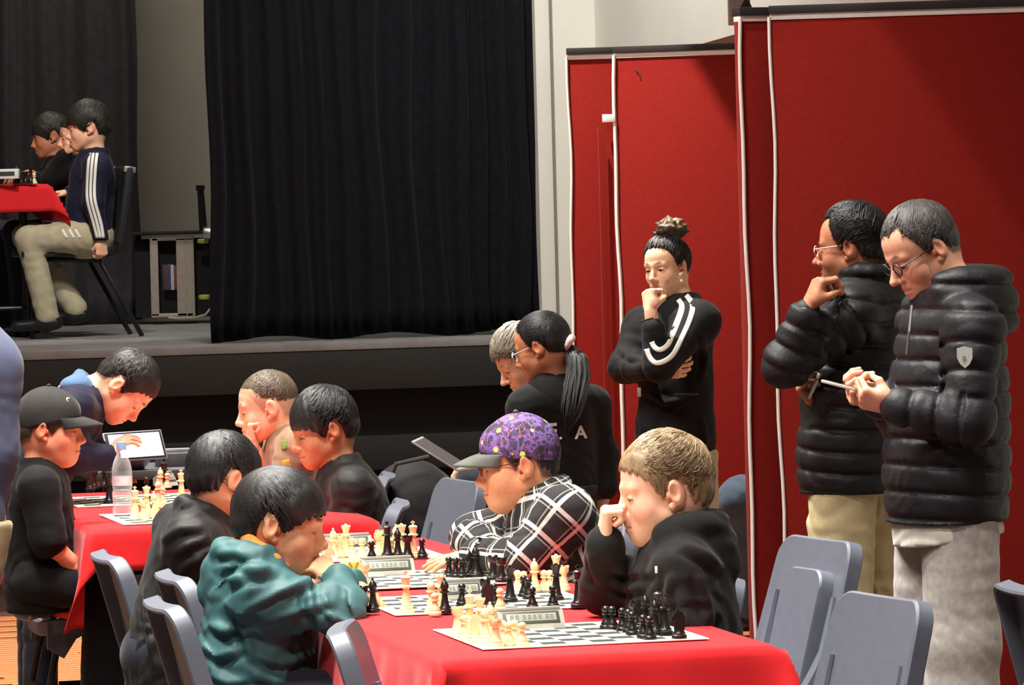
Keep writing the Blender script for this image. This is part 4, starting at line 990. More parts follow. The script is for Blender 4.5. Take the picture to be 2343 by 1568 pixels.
def person(cfg):
    """cfg: D depth, joints in picture coordinates (x, y, depth offset); near arm first"""
    D = cfg['D']; J = lambda q: np.array(P(q[0], q[1], D + (q[2] if len(q) > 2 else 0))); hd = cfg['head']; out = {}
    h = cfg.get('h', .0032); gh = cfg.get('gh', .0075); sc = cfg.get('sc', 1.0); seed = cfg.get('seed', 1)
    neck = J(cfg['neck']); sh = [J(q) for q in cfg['sh']]; el = [J(q) for q in cfg['el']]; wr = [J(q) for q in cfg['wr']]; hip = J(cfg['hip'])
    lat = nrm(sh[0] - sh[1]); up = nrm(neck - hip); front = nrm(np.cross(lat, up)); bh = rad(cfg['face']); fd = np.array([cos(bh), sin(bh), 0])
    if front @ fd < 0: front = -front
    side = np.array([-sin(bh), cos(bh), 0])
    fz = cfg.get('floor', 0.0)
    if 'kn' in cfg: kn = [J(q) for q in cfg['kn']]
    else: kn = [hip + fd * .36 * sc + side * k * .1 * sc + np.array([0, 0, .0]) for k in (-1, 1)]
    if 'an' in cfg: an = [J(q) for q in cfg['an']]
    else: an = [np.array([k[0] - fd[0] * .03, k[1] - fd[1] * .03, fz + .08]) for k in kn]
    hj = [hip + side * k * cfg.get('hw', .085) * sc for k in (-1, 1)]
    if (kn[0] - kn[1]) @ (hj[0] - hj[1]) < 0: hj = hj[::-1]
    e = empty('person', (hip[0], hip[1], fz)); tag(e, cfg['label'], 'person'); out['e'] = e
    C = J(hd['c']); R = head_frame(hd['a'], hd.get('p', 0), hd.get('r', 0)); s = hd.get('s', .95); out['C'], out['R'], out['s'] = C, R, s
    parts = []
    if not cfg.get('nohead'): parts.append(build_head(hd, C, R, neck, h))
    sk = np.clip(np.array(hd['skin']) * 1.1 + .015, 0, .9); hs = cfg.get('hs', .82 if hd.get('kid', True) else 1.0)
    for i, hnd in enumerate(cfg.get('hands', (None, None))):
        if hnd is None: continue
        S = SDF(h); d_, n_, sd, pose = hnd[:4]; a = el[i]; w_ = wr[i]
        fa = (a * .25 + w_ * .75) if not hnd[4:] else a * (1 - hnd[4]) + w_ * hnd[4]
        S.cap(fa, w_, .034 * hs if hnd[4:] else .027 * hs, .023 * hs, .01); 
        if hnd[4:] and hnd[4] < .2: S.cap(sh[i] * .55 + a * .45, a, .04 * hs, .035 * hs, .03)
        hand(S, w_, d_, n_, sd, pose, hs); V, Q = S.mesh()
        c = np.tile(sk, (len(V), 1)) * (1 + .05 * wob(V[:, 0], V[:, 1], V[:, 2], 60, 3)[:, None]); c[:, 1:] *= .96; parts.append((V, Q, c))
    # hidden core of the body so that the figure is whole under its clothes
    S = SDF(.016); wd = cfg.get('w', (.13, .12, .14)); f_ = cfg.get('f', .7); ch = neck - up * .12 * sc
    S.cap(hip, ch, wd[0] * .75, wd[2] * .75, .04, flat=front, f=f_); S.cap(ch, neck, wd[2] * .45, .04, .04)
    for i in (0, 1):
        S.cap(sh[i] * .7 + neck * .3, sh[i], .034 * sc, .034 * sc, .02); S.chain([sh[i], el[i], el[i] * .2 + wr[i] * .8], [.042 * sc, .034 * sc, .025 * sc], .02)
        S.chain([hj[i], kn[i], an[i]], [.065 * sc, .048 * sc, .03 * sc], .03)
    V, Q = S.mesh(); parts.append((V, Q, sk))
    V, Q, c = fuse(parts); out['body'] = obj_np('body', V, Q, M_skin, e, c)
    if not cfg.get('nohead'):
        if hd.get('cut') and not hd.get('nohair'): out['hair'] = build_hair(hd, C, R, e, max(h, .0032))
        for q in (-1, 1):
            p = R @ (np.array([q * .031, .0735, hd.get('gaze', -.0055) + .001]) * s) + C
            MB().lathe([(0, -1), (.5, -.866), (.866, -.5), (1, 0), (.866, .5), (.5, .866), (0, 1)], 12, Matrix.Translation(Vector(tuple(p))) @ Matrix.Scale(.0132 * s, 4)).build('eye', M_eye, e, keep=True)
    # ---- upper garment
    t = cfg['top']; S = SDF(gh); ar = t.get('arm', (.06, .052, .042)); qp = t.get('quilt'); qa = t.get('qamp', .009); qd = (lambda ph: (qp, qa, ph)) if qp else (lambda ph: None)
    hem = t.get('hem', .06); mid = hip * .5 + ch * .5 + front * t.get('belly', 0); lo_ = hip - up * hem if t.get('along') else hip - np.array([0, 0, hem])
    S.cap(lo_ - up * .05, hip, wd[0] * t.get('flare', 1.02), wd[0], .05, flat=front, f=f_, quilt=None, tagid=(0, front, 0))
    S.cap(hip, mid, wd[0], wd[1], .05, flat=front, f=f_, quilt=None, tagid=(.2, front, 0)); S.cap(mid, ch, wd[1], wd[2], .05, flat=front, f=f_, quilt=None, tagid=(.45, front, 0))
    S.cap(ch, neck - up * .01, wd[2] * .78, t.get('nk', .058 * sc), .05, flat=front, f=.85, tagid=(.7, front, 0))
    for i in (0, 1):
        S.cap(neck * .6 + ch * .4, sh[i], ar[0] * 1.05, ar[0], .05)
        L1 = np.linalg.norm(el[i] - sh[i]); wv = wr[i] - (wr[i] - el[i]) * t.get('cuff', .06)
        if t.get('sleeve', 'long') == 'short':
            q = sh[i] * .35 + el[i] * .65 if not t.get('slen') else sh[i] * (1 - t['slen']) + el[i] * t['slen']; S.cap(sh[i], q, ar[0], ar[0] * 1.02, .04, tagid=(0, (0, 0, 1), 2 + i)); dv = nrm(el[i] - sh[i])
        else:
            S.cap(sh[i], el[i], ar[0], ar[1], .06, quilt=None, tagid=(0, (0, .2, 1), 2 + i)); S.cap(el[i], wv, ar[1], ar[2], .03, quilt=None, tagid=(L1, (0, .2, 1), 2 + i))
            if t.get('ribcuff'): S.cap(wv, wv + nrm(wr[i] - el[i]) * .015, ar[2] * .9, ar[2] * .86, .008)
    col_r = t.get('collar', 0)
    if col_r:
        nk0 = neck + up * t.get('cup', .015); cc = [nk0 + (lat * cos(a) * .95 + front * sin(a) * .95) * t.get('cw', .062) * sc - up * (.03 * max(sin(a), 0)) * 1.0 for a in np.linspace(-pi, pi, 15)]
        S.chain(cc, col_r, .012)
    if t.get('hood'):
        hw, hdp, hr = t['hood']; bk = -front
        for k, (zz, rr) in enumerate(((.02, hr), (-.03, hr * 1.05), (-.075, hr * .9))):
            cc = [neck + up * (zz - .02 * abs(cos(a)) * 0) + lat * cos(a) * hw * (1 - .18 * k) + bk * (sin(a) * hdp + .01 * k) - up * .03 * max(-sin(a), 0) for a in np.linspace(-.5 if k == 0 else -.2, pi + (.5 if k == 0 else .2), 11)]
            S.chain(cc, rr, .025)
        S.ell(neck + bk * (hdp * .62) - up * .05, (hw * .8, hw * .8, .07), .05)
    anch = [(el[0], 1.), (el[1], 1.), (sh[0] * .75 + ch * .25 + front * .04, .8), (sh[1] * .75 + ch * .25 + front * .04, .8), (el[0] * .5 + wr[0] * .5, .6), (hip + front * wd[0] * f_, 1.), (hip + lat * wd[0] * .8, .9), (hip - front * wd[0] * .7, .6), (mid + lat * wd[1], .6)]
    fo = t.get('fold', .004)
    S.disp = creases(anch, fo * t.get('crease', 1.8), t.get('wl', .042), seed, folds(fo * .45, t.get('fscale', 34), seed, t.get('fdir', (.3, .2, 1))), t.get('reach', .13))
    if qp:
        d0 = S.disp
        def qdisp(x, y, z):
            p = np.stack([x, y, z], 1); tt = (p - hip) @ up + .012 * wob(x, y, z, 9, seed); best = np.full(len(x), .0); arm = np.zeros(len(x), bool)
            for i in (0, 1):
                L1 = np.linalg.norm(el[i] - sh[i])
                for A, B, o_, ra in ((sh[i], el[i], 0, ar[0]), (el[i], wr[i], L1, ar[1])):
                    ba = B - A; L = np.linalg.norm(ba); u = np.clip((p - A) @ ba / L ** 2, 0, 1); dd = np.linalg.norm(p - A - u[:, None] * ba, axis=1)
                    m = (dd < ra * 1.28) & (u > .02); tt = np.where(m, o_ + u * L + .3 + .008 * wob(x, y, z, 14, seed + 1), tt); arm |= m
            ds = np.abs(tt / qp - np.round(tt / qp)) * qp
            return d0(x, y, z) + qa * np.exp(-(ds / .0075) ** 2) - qa * .45 * np.cos(pi * (ds / qp - .5)) + qa * .25
        S.disp = qdisp
    S.cut(lo_, -nrm(lo_ - hip) * -1 if False else nrm(lo_ - hip))
    for pc_ in t.get('cuts', []): S.cut(*pc_)
    # opening for the neck
    S.cap(neck + up * .0, neck + up * .2, t.get('open', .048 * sc), t.get('open', .048 * sc) * 1.1, .006, True)
    if 'extra' in t: t['extra'](S, dict(neck=neck, up=up, front=front, lat=lat, sh=sh, el=el, wr=wr, hip=hip, ch=ch))
    V, Q = S.mesh()
    if t.get('lines'): V = fold_lines(V, Q, t['lines'], D)
    out['top'] = obj_np(t.get('name', 'jacket'), V, Q, t['mat'], e, uv=S.uv(V) if t.get('uv') else None)
    # ---- trousers
    b = cfg.get('bottom')
    if b:
        lr = b.get('leg', (.085, .065, .05)); S = SDF(b.get('h', gh * 1.25)); S.ell(hip - up * .0, (.14 * sc * b.get('pw', 1), .14 * sc * b.get('pw', 1), .12 * sc), .06)
        for i in (0, 1):
            end = an[i] if not b.get('short') else kn[i] * .75 + an[i] * .25
            S.cap(hj[i], kn[i], lr[0] * sc, lr[1] * sc, .04); S.cap(kn[i], end, lr[1] * sc, lr[2] * sc, .03)
        fo = b.get('fold', .005)
        S.disp = creases([(kn[0], 1.), (kn[1], 1.), (hj[0] * .7 + kn[0] * .3, .9), (hj[1] * .7 + kn[1] * .3, .9), (kn[0] * .35 + an[0] * .65, .8), (kn[1] * .35 + an[1] * .65, .8)], fo * 1.8, .05, seed + 4, folds(fo * .5, b.get('fscale', 26), seed + 4, (.2, .1, 1)), .17)
        if b.get('clip', True) and abs(kn[0][2] - hip[2]) > .25: S.cut(hip - np.array([0, 0, hem - .06]), (0, 0, 1))
        V, Q = S.mesh(); out['bottom'] = obj_np(b.get('name', 'trousers'), V, Q, b['mat'], e)
    # ---- shoes
    if not cfg.get('noshoes'):
        for i in (0, 1):
            fdv = np.array(cfg.get('toe', fd)); a = an[i] * 1.0; a[2] = max(a[2], fz + .07) if not cfg.get('freefeet') else a[2]
            S = SDF(.009); hl = a - fdv * .04 * sc; hl[2] = a[2] - .04; to = a + fdv * .15 * sc; to[2] = a[2] - .05
            S.cap(hl, to, .04 * sc, .036 * sc, .02, flat=(0, 0, 1), f=.8); S.cap(a, hl + fdv * .05, .042 * sc, .042 * sc, .03); V, Q = S.mesh(); o = obj_np('shoe', V, Q, cfg.get('shoem', M_shoe), e)
    out.update(neck=neck, up=up, front=front, lat=lat, sh=sh, el=el, wr=wr, hip=hip, ch=ch, J=J, D=D)
    return out
M_sole = mat('pale_sole', srgb(200, 196, 188), .6)
def cap_hat(o, m_crown, m_bill, th=.010, bill=.075, low=.030, back=-.01, name='cap', pitch=0, button=True, nseg=40, uvmat=False):
    """baseball cap: crown panels, bill, button in head space"""
    C, R, s, e = o['C'], o['R'], o['s'], o['e']; W = lambda p: R @ (np.array(p) * s) + C
    A = np.array([.074, .093, .083]) + th; A2 = A.copy(); A2[2] += .006; c0 = np.array([0, -.010, .032]); V = []; nr = 14
    for j in range(nr + 1):
        for i in range(nseg):
            a = 2 * pi * i / nseg; zb = low + (back - low) * (.5 - .5 * cos(a))            # a=0 front
            e0 = math.asin(max(-.99, min(.99, (zb - c0[2]) / A2[2]))); el_ = e0 + (pi / 2 - e0) * (j / nr)
            d = np.array([sin(a) * cos(el_) * A2[0], cos(a) * cos(el_) * A2[1], sin(el_) * A2[2]])
            if cos(a) > .3: d[1] += .012 * cos(a) * math.sin(min(1, j / nr * 1.6) * pi) * .6
            d *= 1 - .012 * abs(math.cos(3 * a)) ** 8; V.append(W(c0 + d))
    Q = [(j * nseg + i, j * nseg + (i + 1) % nseg, (j + 1) * nseg + (i + 1) % nseg, (j + 1) * nseg + i) for j in range(nr) for i in range(nseg)]
    uv = np.array([((i % nseg) / nseg * .5, (i // nseg) / nr * .14, 0) for i in range(len(V))])
    hat = obj_np(name, V, Q, m_crown, e, uv=uv); md = hat.modifiers.new('thickness', 'SOLIDIFY'); md.thickness = .003; md.offset = 1
    # bill
    VB = []; na, nb = 18, 7
    for j in range(nb + 1):
        for i in range(na + 1):
            u = -1 + 2 * i / na; a = u * rad(62); el_ = math.asin((low - c0[2]) / A2[2]); bx = sin(a) * cos(el_) * A2[0]; by = cos(a) * cos(el_) * A2[1] + .004
            ext = bill * (1 - .35 * abs(u) ** 3) * (j / nb) * math.sqrt(max(0, 1 - (abs(u) ** 2.6) * .92))
            z = low + .004 - .02 * (j / nb) ** 1.4 - .020 * u * u * (.3 + .7 * j / nb)
            VB.append(W(c0 * np.array([1, 1, 0]) + np.array([bx, by + ext, z])))
    Q = [(j * (na + 1) + i, j * (na + 1) + i + 1, (j + 1) * (na + 1) + i + 1, (j + 1) * (na + 1) + i) for j in range(nb) for i in range(na)]
    b = obj_np('bill', VB, Q, m_bill); child(b, hat); md = b.modifiers.new('thickness', 'SOLIDIFY'); md.thickness = .004
    MB().lathe([(0, .006), (.006, .003), (.007, 0)], 10, Matrix.Translation(Vector(tuple(W(c0 + np.array([0, 0, A2[2] + .002])))))).build('button', m_bill, hat, keep=False) if button else None
    return hat
# ================================================================ the cast
BLK = (.012, .011, .011); BRN = (.05, .035, .024)
M_puff = mat('black_nylon', srgb(30, 30, 34), .52, noise=.1, nscale=40, bump=.12, bscale=110, spec=.4)
M_puff2 = mat('black_nylon_matte', srgb(24, 24, 25), .55, noise=.1, nscale=40, bump=.12, bscale=110, spec=.4)
M_khaki = fabric('khaki_cotton', srgb(196, 178, 136), .85)
M_khaki2 = fabric('khaki_dull', srgb(176, 166, 138), .85)
M_greysweat = fabric('grey_marl', srgb(186, 178, 172), .95, .2, .3, .15, 60)
M_blkknit = fabric('black_jersey', srgb(17, 16, 18), .85, .04)
M_blkjk = fabric('black_shell', srgb(28, 27, 27), .6, .05, .3, .1, 30, 120)
M_hood = fabric('black_fleece', srgb(26, 25, 25), .9, .06)
M_teal = mat('teal_nylon', srgb(56, 94, 96), .58, noise=.06, nscale=20, bump=.06, bscale=260, spec=.35)
M_orange = fabric('orange_lining', srgb(232, 124, 46), .7)
M_tan = fabric('tan_cotton', srgb(146, 118, 94), .8)
M_navy = fabric('navy_jersey', srgb(26, 27, 48), .75, .05)
M_denim = fabric('blue_denim', srgb(70, 84, 100), .8, .1, .3, .25, 14)
M_ddenim = fabric('dark_denim', srgb(34, 36, 48), .8, .1, .3, .2, 14)
M_slate = fabric('slate_cotton', srgb(84, 90, 114), .85, .1, .25, .12, 20)
M_stripe = fabric('white_tape_and_light', srgb(232, 230, 222), .6, 0, .1, .03)
M_wh = fabric('white_cotton', srgb(236, 230, 218), .8)
# plaid flannel woven along each garment panel
def plaid():
    m = bpy.data.materials.new('plaid_flannel'); m.use_nodes = True; nt = m.node_tree; b = nt.nodes['Principled BSDF']; b.inputs['Roughness'].default_value = .9; L = nt.links.new
    at = nt.nodes.new('ShaderNodeAttribute'); at.attribute_name = 'cloth_uv'; sx = nt.nodes.new('ShaderNodeSeparateXYZ'); L(at.outputs['Vector'], sx.inputs[0])
    def lines(o, period, w, ph):
        a = nt.nodes.new('ShaderNodeMath'); a.operation = 'MULTIPLY_ADD'; a.inputs[1].default_value = 1 / period; a.inputs[2].default_value = ph + 50; L(o, a.inputs[0])
        fr = nt.nodes.new('ShaderNodeMath'); fr.operation = 'FRACT'; L(a.outputs[0], fr.inputs[0]); l = nt.nodes.new('ShaderNodeMath'); l.operation = 'LESS_THAN'; l.inputs[1].default_value = w; L(fr.outputs[0], l.inputs[0]); return l.outputs[0]
    def add(p, q, c=1.):
        a = nt.nodes.new('ShaderNodeMath'); a.operation = 'MULTIPLY_ADD'; a.inputs[1].default_value = c; L(q, a.inputs[0]); L(p, a.inputs[2]); return a.outputs[0]
    u, v = sx.outputs[0], sx.outputs[1]; t = lines(u, .075, .15, 0)
    t = add(t, lines(v, .07, .15, .3)); t = add(t, lines(u, .075, .045, .76), .45); t = add(t, lines(v, .07, .045, .04), .45)
    n = nt.nodes.new('ShaderNodeTexNoise'); n.inputs['Scale'].default_value = 300; t2 = nt.nodes.new('ShaderNodeMath'); t2.operation = 'MULTIPLY'; L(t, t2.inputs[0]); L(n.outputs[0], t2.inputs[1])
    cr = nt.nodes.new('ShaderNodeValToRGB'); cr.color_ramp.elements[0].color = (*srgb(30, 28, 30), 1); cr.color_ramp.elements[1].color = (*srgb(224, 220, 210), 1); cr.color_ramp.elements[1].position = .75; L(t2.outputs[0], cr.inputs[0]); L(cr.outputs[0], b.inputs['Base Color'])
    bp = nt.nodes.new('ShaderNodeBump'); bp.inputs['Strength'].default_value = .2; L(n.outputs[0], bp.inputs['Height']); L(bp.outputs[0], b.inputs['Normal']); return m
def cap_print():
    """purple crown scattered with lime, yellow and violet squiggles"""
    m = bpy.data.materials.new('purple_print'); m.use_nodes = True; nt = m.node_tree; b = nt.nodes['Principled BSDF']; b.inputs['Roughness'].default_value = .8; L = nt.links.new
    tc = nt.nodes.new('ShaderNodeTexCoord')
    def noise(sc, dist=0):
        n = nt.nodes.new('ShaderNodeTexNoise'); n.inputs['Scale'].default_value = sc; n.inputs['Detail'].default_value = 2; n.inputs['Distortion'].default_value = dist; L(tc.outputs['Object'], n.inputs[0]); return n
    def ramp(src, stops, interp='CONSTANT'):
        r = nt.nodes.new('ShaderNodeValToRGB'); r.color_ramp.interpolation = interp; el = r.color_ramp.elements
        while len(el) < len(stops): el.new(.5)
        for e_, (p, c) in zip(el, stops): e_.position = p; e_.color = (*srgb(*c), 1)
        L(src, r.inputs[0]); return r.outputs[0]
    def mixc(f, a, c):
        x = nt.nodes.new('ShaderNodeMix'); x.data_type = 'RGBA'; L(f, x.inputs[0]); L(a, x.inputs[6]); L(c, x.inputs[7]); return x.outputs[2]
    base = ramp(noise(34).outputs[0], [(0, (40, 34, 44)), (.42, (66, 50, 92)), (.5, (108, 84, 150)), (.6, (52, 46, 56)), (.68, (92, 100, 110))])
    w_ = noise(22, 2.2); c2 = nt.nodes.new('ShaderNodeRGB'); c2.outputs[0].default_value = (*srgb(176, 92, 150), 1)
    m1 = ramp(w_.outputs[0], [(0, (0, 0, 0)), (.48, (255, 255, 255)), (.505, (0, 0, 0))]); base = mixc(m1, base, c2.outputs[0])
    vo = nt.nodes.new('ShaderNodeTexVoronoi'); vo.inputs['Scale'].default_value = 30; L(tc.outputs['Object'], vo.inputs[0])
    m2 = ramp(vo.outputs['Distance'], [(0, (255, 255, 255)), (.22, (0, 0, 0))]); hs = nt.nodes.new('ShaderNodeSeparateColor'); L(vo.outputs['Color'], hs.inputs[0])
    lime = ramp(hs.outputs[0], [(0, (190, 240, 110)), (.35, (220, 214, 90)), (.6, (96, 64, 140)), (.8, (60, 50, 66))]); L(mixc(m2, base, lime), b.inputs['Base Color']); return m

# ---- 1 the three players on the stage
k = dict(skin=SK['light'], hair=(.022, .018, .014), blush=.4)
o = person(dict(label='boy in navy tracksuit with three white sleeve stripes seated on stage', D=24.2, h=.0045, gh=.009, face=180, floor=STZ, seed=2, w=(.13, .125, .13), f=.9,
    head=dict(k, c=(200, 292, 0), a=184, p=6, s=1.0, cut='fringe', th=(.030, .018), seed=3, lock=.06), neck=(216, 352), sh=[(222, 382, -.14), (202, 376, .16)], el=[(214, 462, -.17), (185, 452, .16)], wr=[(232, 552, -.16), (160, 440, .1)], hip=(198, 542),
    kn=[(66, 548, -.1), (60, 542, .14)], an=[(108, 722, -.08), (172, 705, .1)], hands=[((0, 0, -1), (-.5, .9, 0), 'L', 'grip'), ((-1, 0, 0), (0, 0, -1), 'R', 'relax')],
    top=dict(mat=M_navy, name='tracksuit_top', arm=(.062, .052, .04), hem=.02, fold=.004, collar=.018), bottom=dict(mat=M_khaki2, leg=(.085, .068, .06))))
tp = o['top']
for dx in (-9, 0, 9): ribbon('sleeve_stripe', tp, [P(x + dx * (1.0 if y < 540 else .8), y, 24.05) for x, y in ((214, 350), (212, 380), (209, 430), (212, 465), (224, 510), (231, 545))], (0, 1, 0), .015, M_stripe, o['e'], off=.005)
for dx in (0, 16, 30): ribbon('trouser_light_band', o['bottom'], [P(140 + dx, 525, 24.0), P(152 + dx, 545, 24.0)], (0, 1, 0), .012, M_stripe, o['e'], n=6)  # pale bands stand in for stripes of light across the trousers
o = person(dict(label='boy in black looking down at far left of the stage table', D=25.1, h=.005, gh=.010, face=180, floor=STZ, seed=5, w=(.12, .12, .13),
    head=dict(k, skin=SK['brown'], c=(115, 312, 0), a=186, p=10, s=.94, cut='fringe', th=(.022, .014), seed=7), neck=(130, 364), sh=[(138, 392, -.13), (122, 388, .13)], el=[(122, 425, -.15), (110, 425, .15)], wr=[(66, 396, -.12), (60, 400, .1)], hip=(150, 530), hands=[((-1, 0, -.1), (0, 0, -1), 'L', 'relax', .3), ((-1, 0, 0), (0, 0, -1), 'R', 'relax')],
    top=dict(mat=M_blkknit, name='shirt', arm=(.056, .048, .04), hem=.03, cuff=.5), bottom=dict(mat=M_ddenim)))
o = person(dict(label='player with a hand raised to the mouth, half hidden on stage', D=24.72, h=.005, gh=.010, face=180, floor=STZ, seed=6, w=(.13, .12, .13),
    head=dict(k, c=(178, 312, 0), a=188, p=6, s=.95, cut='short', th=(.016, .01), seed=9), neck=(196, 362), sh=[(190, 392, -.14), (185, 385, .14)], el=[(118, 412, -.12), (140, 420, .15)], wr=[(148, 356, -.14), (90, 410, .1)], hip=(200, 530), hands=[((.25, 0, 1), (.9, .3, 0), 'L', 'fist'), None],
    top=dict(mat=M_blkknit, name='jacket', arm=(.058, .052, .045), hem=.03), bottom=dict(mat=M_ddenim)))
# ---- 2 left table
o = person(dict(label='boy in black cap and black t-shirt seated at the far left table', D=14.95, h=.0032, face=4, seed=8, w=(.115, .108, .112), f=.92, kn=[(240, 1346, -.1), (245, 1342, .1)],
    head=dict(skin=srgb(226, 146, 112), hair=(.07, .05, .03), blush=.7, c=(114, 980, 0), a=-4, p=4, s=.97, cut='fringe', th=(.010, .008), seed=4, fat=.004, lock=.04), neck=(90, 1068), sh=[(88, 1116, -.14), (110, 1112, .14)], el=[(112, 1246, -.16), (140, 1240, .14)], wr=[(178, 1296, -.12), (190, 1285, .1)], hip=(92, 1326),
    hands=[((.9, .3, .12), (-.1, .6, -.8), 'R', 'relax', .0), ((1, 0, 0), (0, 0, -1), 'L', 'relax', .3)],
    top=dict(mat=M_blkknit, name='t_shirt', sleeve='short', slen=.92, arm=(.06, .05, .04), hem=.1, fold=.004, collar=.010, cw=.055), bottom=dict(mat=M_blkknit, name='shorts', leg=(.078, .072, .062), pw=.85, fold=.006), sc=1.0))
M_capb = fabric('black_cap_cloth', srgb(48, 46, 45), .8)
hat = cap_hat(o, M_capb, M_capb, th=.014, low=.038, back=-.02, bill=.07)
dv = nrm([sin(rad(28)) * cos(rad(38)), cos(rad(28)) * cos(rad(38)), sin(rad(38))]); A_ = np.array([.088, .110, .103]); pl = np.array([0, -.010, .032]) + dv / np.sqrt(((dv / A_) ** 2).sum()); q = o['R'] @ (pl * o['s']) + o['C']; nv = o['R'] @ nrm(dv / A_ ** 2)
MB().lathe([(0, .0012), (.009, .001), (.010, -.003)], 14, Matrix.Translation(Vector(tuple(q))) @ Vector(tuple(nv)).to_track_quat('Z', 'Y').to_matrix().to_4x4()).build('badge', mat('white_badge', srgb(235, 235, 232), .5), hat)
o = person(dict(label='dark-haired boy in navy bending low over the far table', D=15.8, h=.0034, face=5, seed=11, w=(.13, .125, .13), f=.8,
    head=dict(skin=SK['light'], hair=(.022, .018, .016), blush=.3, c=(284, 884, 0), a=-6, p=58, s=.98, cut='short', th=(.016, .009), seed=6, lock=.03), neck=(203, 897), sh=[(166, 935, -.13), (186, 910, .13)], el=[(165, 1048, -.14), (200, 1040, .12)], wr=[(246, 1046, -.06), (250, 1050, .1)], hip=(78, 1085), kn=[(95, 1330, -.05), (80, 1330, .12)], an=[(85, 1590, -.05), (75, 1590, .12)],
    hands=[((.55, .2, .6), (.5, .4, -.5), 'R', 'relax'), None],
    top=dict(mat=M_navy, name='polo_shirt', arm=(.06, .052, .045), hem=.12, fold=.004, along=True), bottom=dict(mat=M_ddenim)))
S = SDF(.006); n_ = o['neck']; 
for t_ in np.linspace(0, 1, 2): pass
cc = [n_ + (o['lat'] * cos(a) + o['front'] * sin(a)) * .06 + o['up'] * (.012 - .02 * sin(a)) for a in np.linspace(-pi, pi, 17)]; S.chain(cc, .014, .01); S.ell(n_ - o['front'] * .045 + o['up'] * .0 + o['lat'] * .03, (.055, .055, .035), .02); V, Q = S.mesh(); obj_np('collar', V, Q, fabric('blue_collar', srgb(82, 108, 144), .8), o['e'])
o = person(dict(label='boy in tan t-shirt with cropped hair resting his mouth on his fist', D=16.05, h=.0034, face=178, seed=12, w=(.12, .112, .118), f=.85,
    head=dict(skin=SK['fair'], hair=(.10, .075, .05), brow=(.2, .13, .08), blush=.35, c=(612, 932, 0), a=182, p=10, s=.99, cut='crew', scalp='short', scalpa=.55, th=(.010, .004), seed=8, lock=.018, lift=.002, spiky=.3), neck=(655, 992), sh=[(676, 1020, -.13), (648, 1014, .13)], el=[(650, 1098, -.15), (612, 1094, .06)], wr=[(590, 1140, -.05), (577, 1016, -.04)], hip=(704, 1190),
    hands=[((-1, 0, 0), (0, 0, -1), 'L', 'relax', .0), ((-.1, 0, 1), (.9, .1, .1), 'R', 'fist', .0)],
    top=dict(mat=M_tan, name='t_shirt', sleeve='short', slen=.62, arm=(.056, .05, .04), hem=.08, fold=.004, collar=.01, cw=.052), bottom=dict(mat=M_khaki2)))
M_grn = mat('shirt_print', srgb(110, 150, 60), .7, noise=.5, nscale=60); M_yel = mat('shirt_print_yellow', srgb(206, 160, 50), .7, noise=.3, nscale=60)
q = [P(612, 1012, 15.8), P(616, 1032, 15.8)]; ribbon('print', o['top'], q, (.6, .8, 0), .022, M_grn, o['e'], n=6); q = [P(622, 1056, 15.8), P(626, 1072, 15.8)]; ribbon('print', o['top'], q, (.6, .8, 0), .026, M_yel, o['e'], n=6)
o = person(dict(label='dark-haired boy in black jacket looking down beside the boy in tan', D=15.25, h=.0032, face=188, seed=13, w=(.13, .125, .135), f=.85,
    head=dict(skin=SK['brown'], hair=BLK, blush=.35, c=(740, 982, 0), a=196, p=14, s=1.0, cut='fringe', th=(.026, .015), seed=12, lock=.055, lift=.006), neck=(778, 1066), sh=[(808, 1118, -.14), (768, 1106, .14)], el=[(798, 1205, -.16), (745, 1185, .14)], wr=[(735, 1225, -.06), (705, 1205, .06)], hip=(828, 1250), hands=[None, None],
    top=dict(mat=M_blkjk, arm=(.056, .052, .045), hem=.06, fold=.006, collar=.016, cw=.058), bottom=dict(mat=M_ddenim)))
# ---- 3 near row, left side
o = person(dict(label='boy in black jacket seen from behind, between the teal jacket and far table', D=12.6, h=.003, face=25, seed=14, w=(.145, .14, .14), f=.82,
    head=dict(skin=SK['tan'], hair=BLK, blush=.4, c=(514, 1096, 0), a=34, p=12, s=.94, cut='bowl', th=(.020, .016), seed=15, lock=.05, lift=.003, spiky=.3), neck=(462, 1178), sh=[(438, 1240, -.12), (410, 1212, .13)], el=[(500, 1345, -.1), (505, 1290, .14)], wr=[(590, 1310, .0), (590, 1295, .1)], hip=(395, 1500), hands=[None, None],
    top=dict(mat=M_blkjk, arm=(.060, .054, .045), hem=.26, fold=.009, lines=[((378, 1232), (420, 1200), (475, 1196)), ((405, 1262), (450, 1230), (492, 1220)), ((440, 1292), (478, 1252), (520, 1244)), ((420, 1310), (440, 1275), (470, 1262)), ((338, 1330), (346, 1420), (362, 1520)), ((400, 1350), (395, 1420), (410, 1500)), ((440, 1340), (430, 1400), (450, 1470))], collar=.022, cw=.06, cup=.02), bottom=dict(mat=M_ddenim)))
def teal_extra(S, j):
    pass
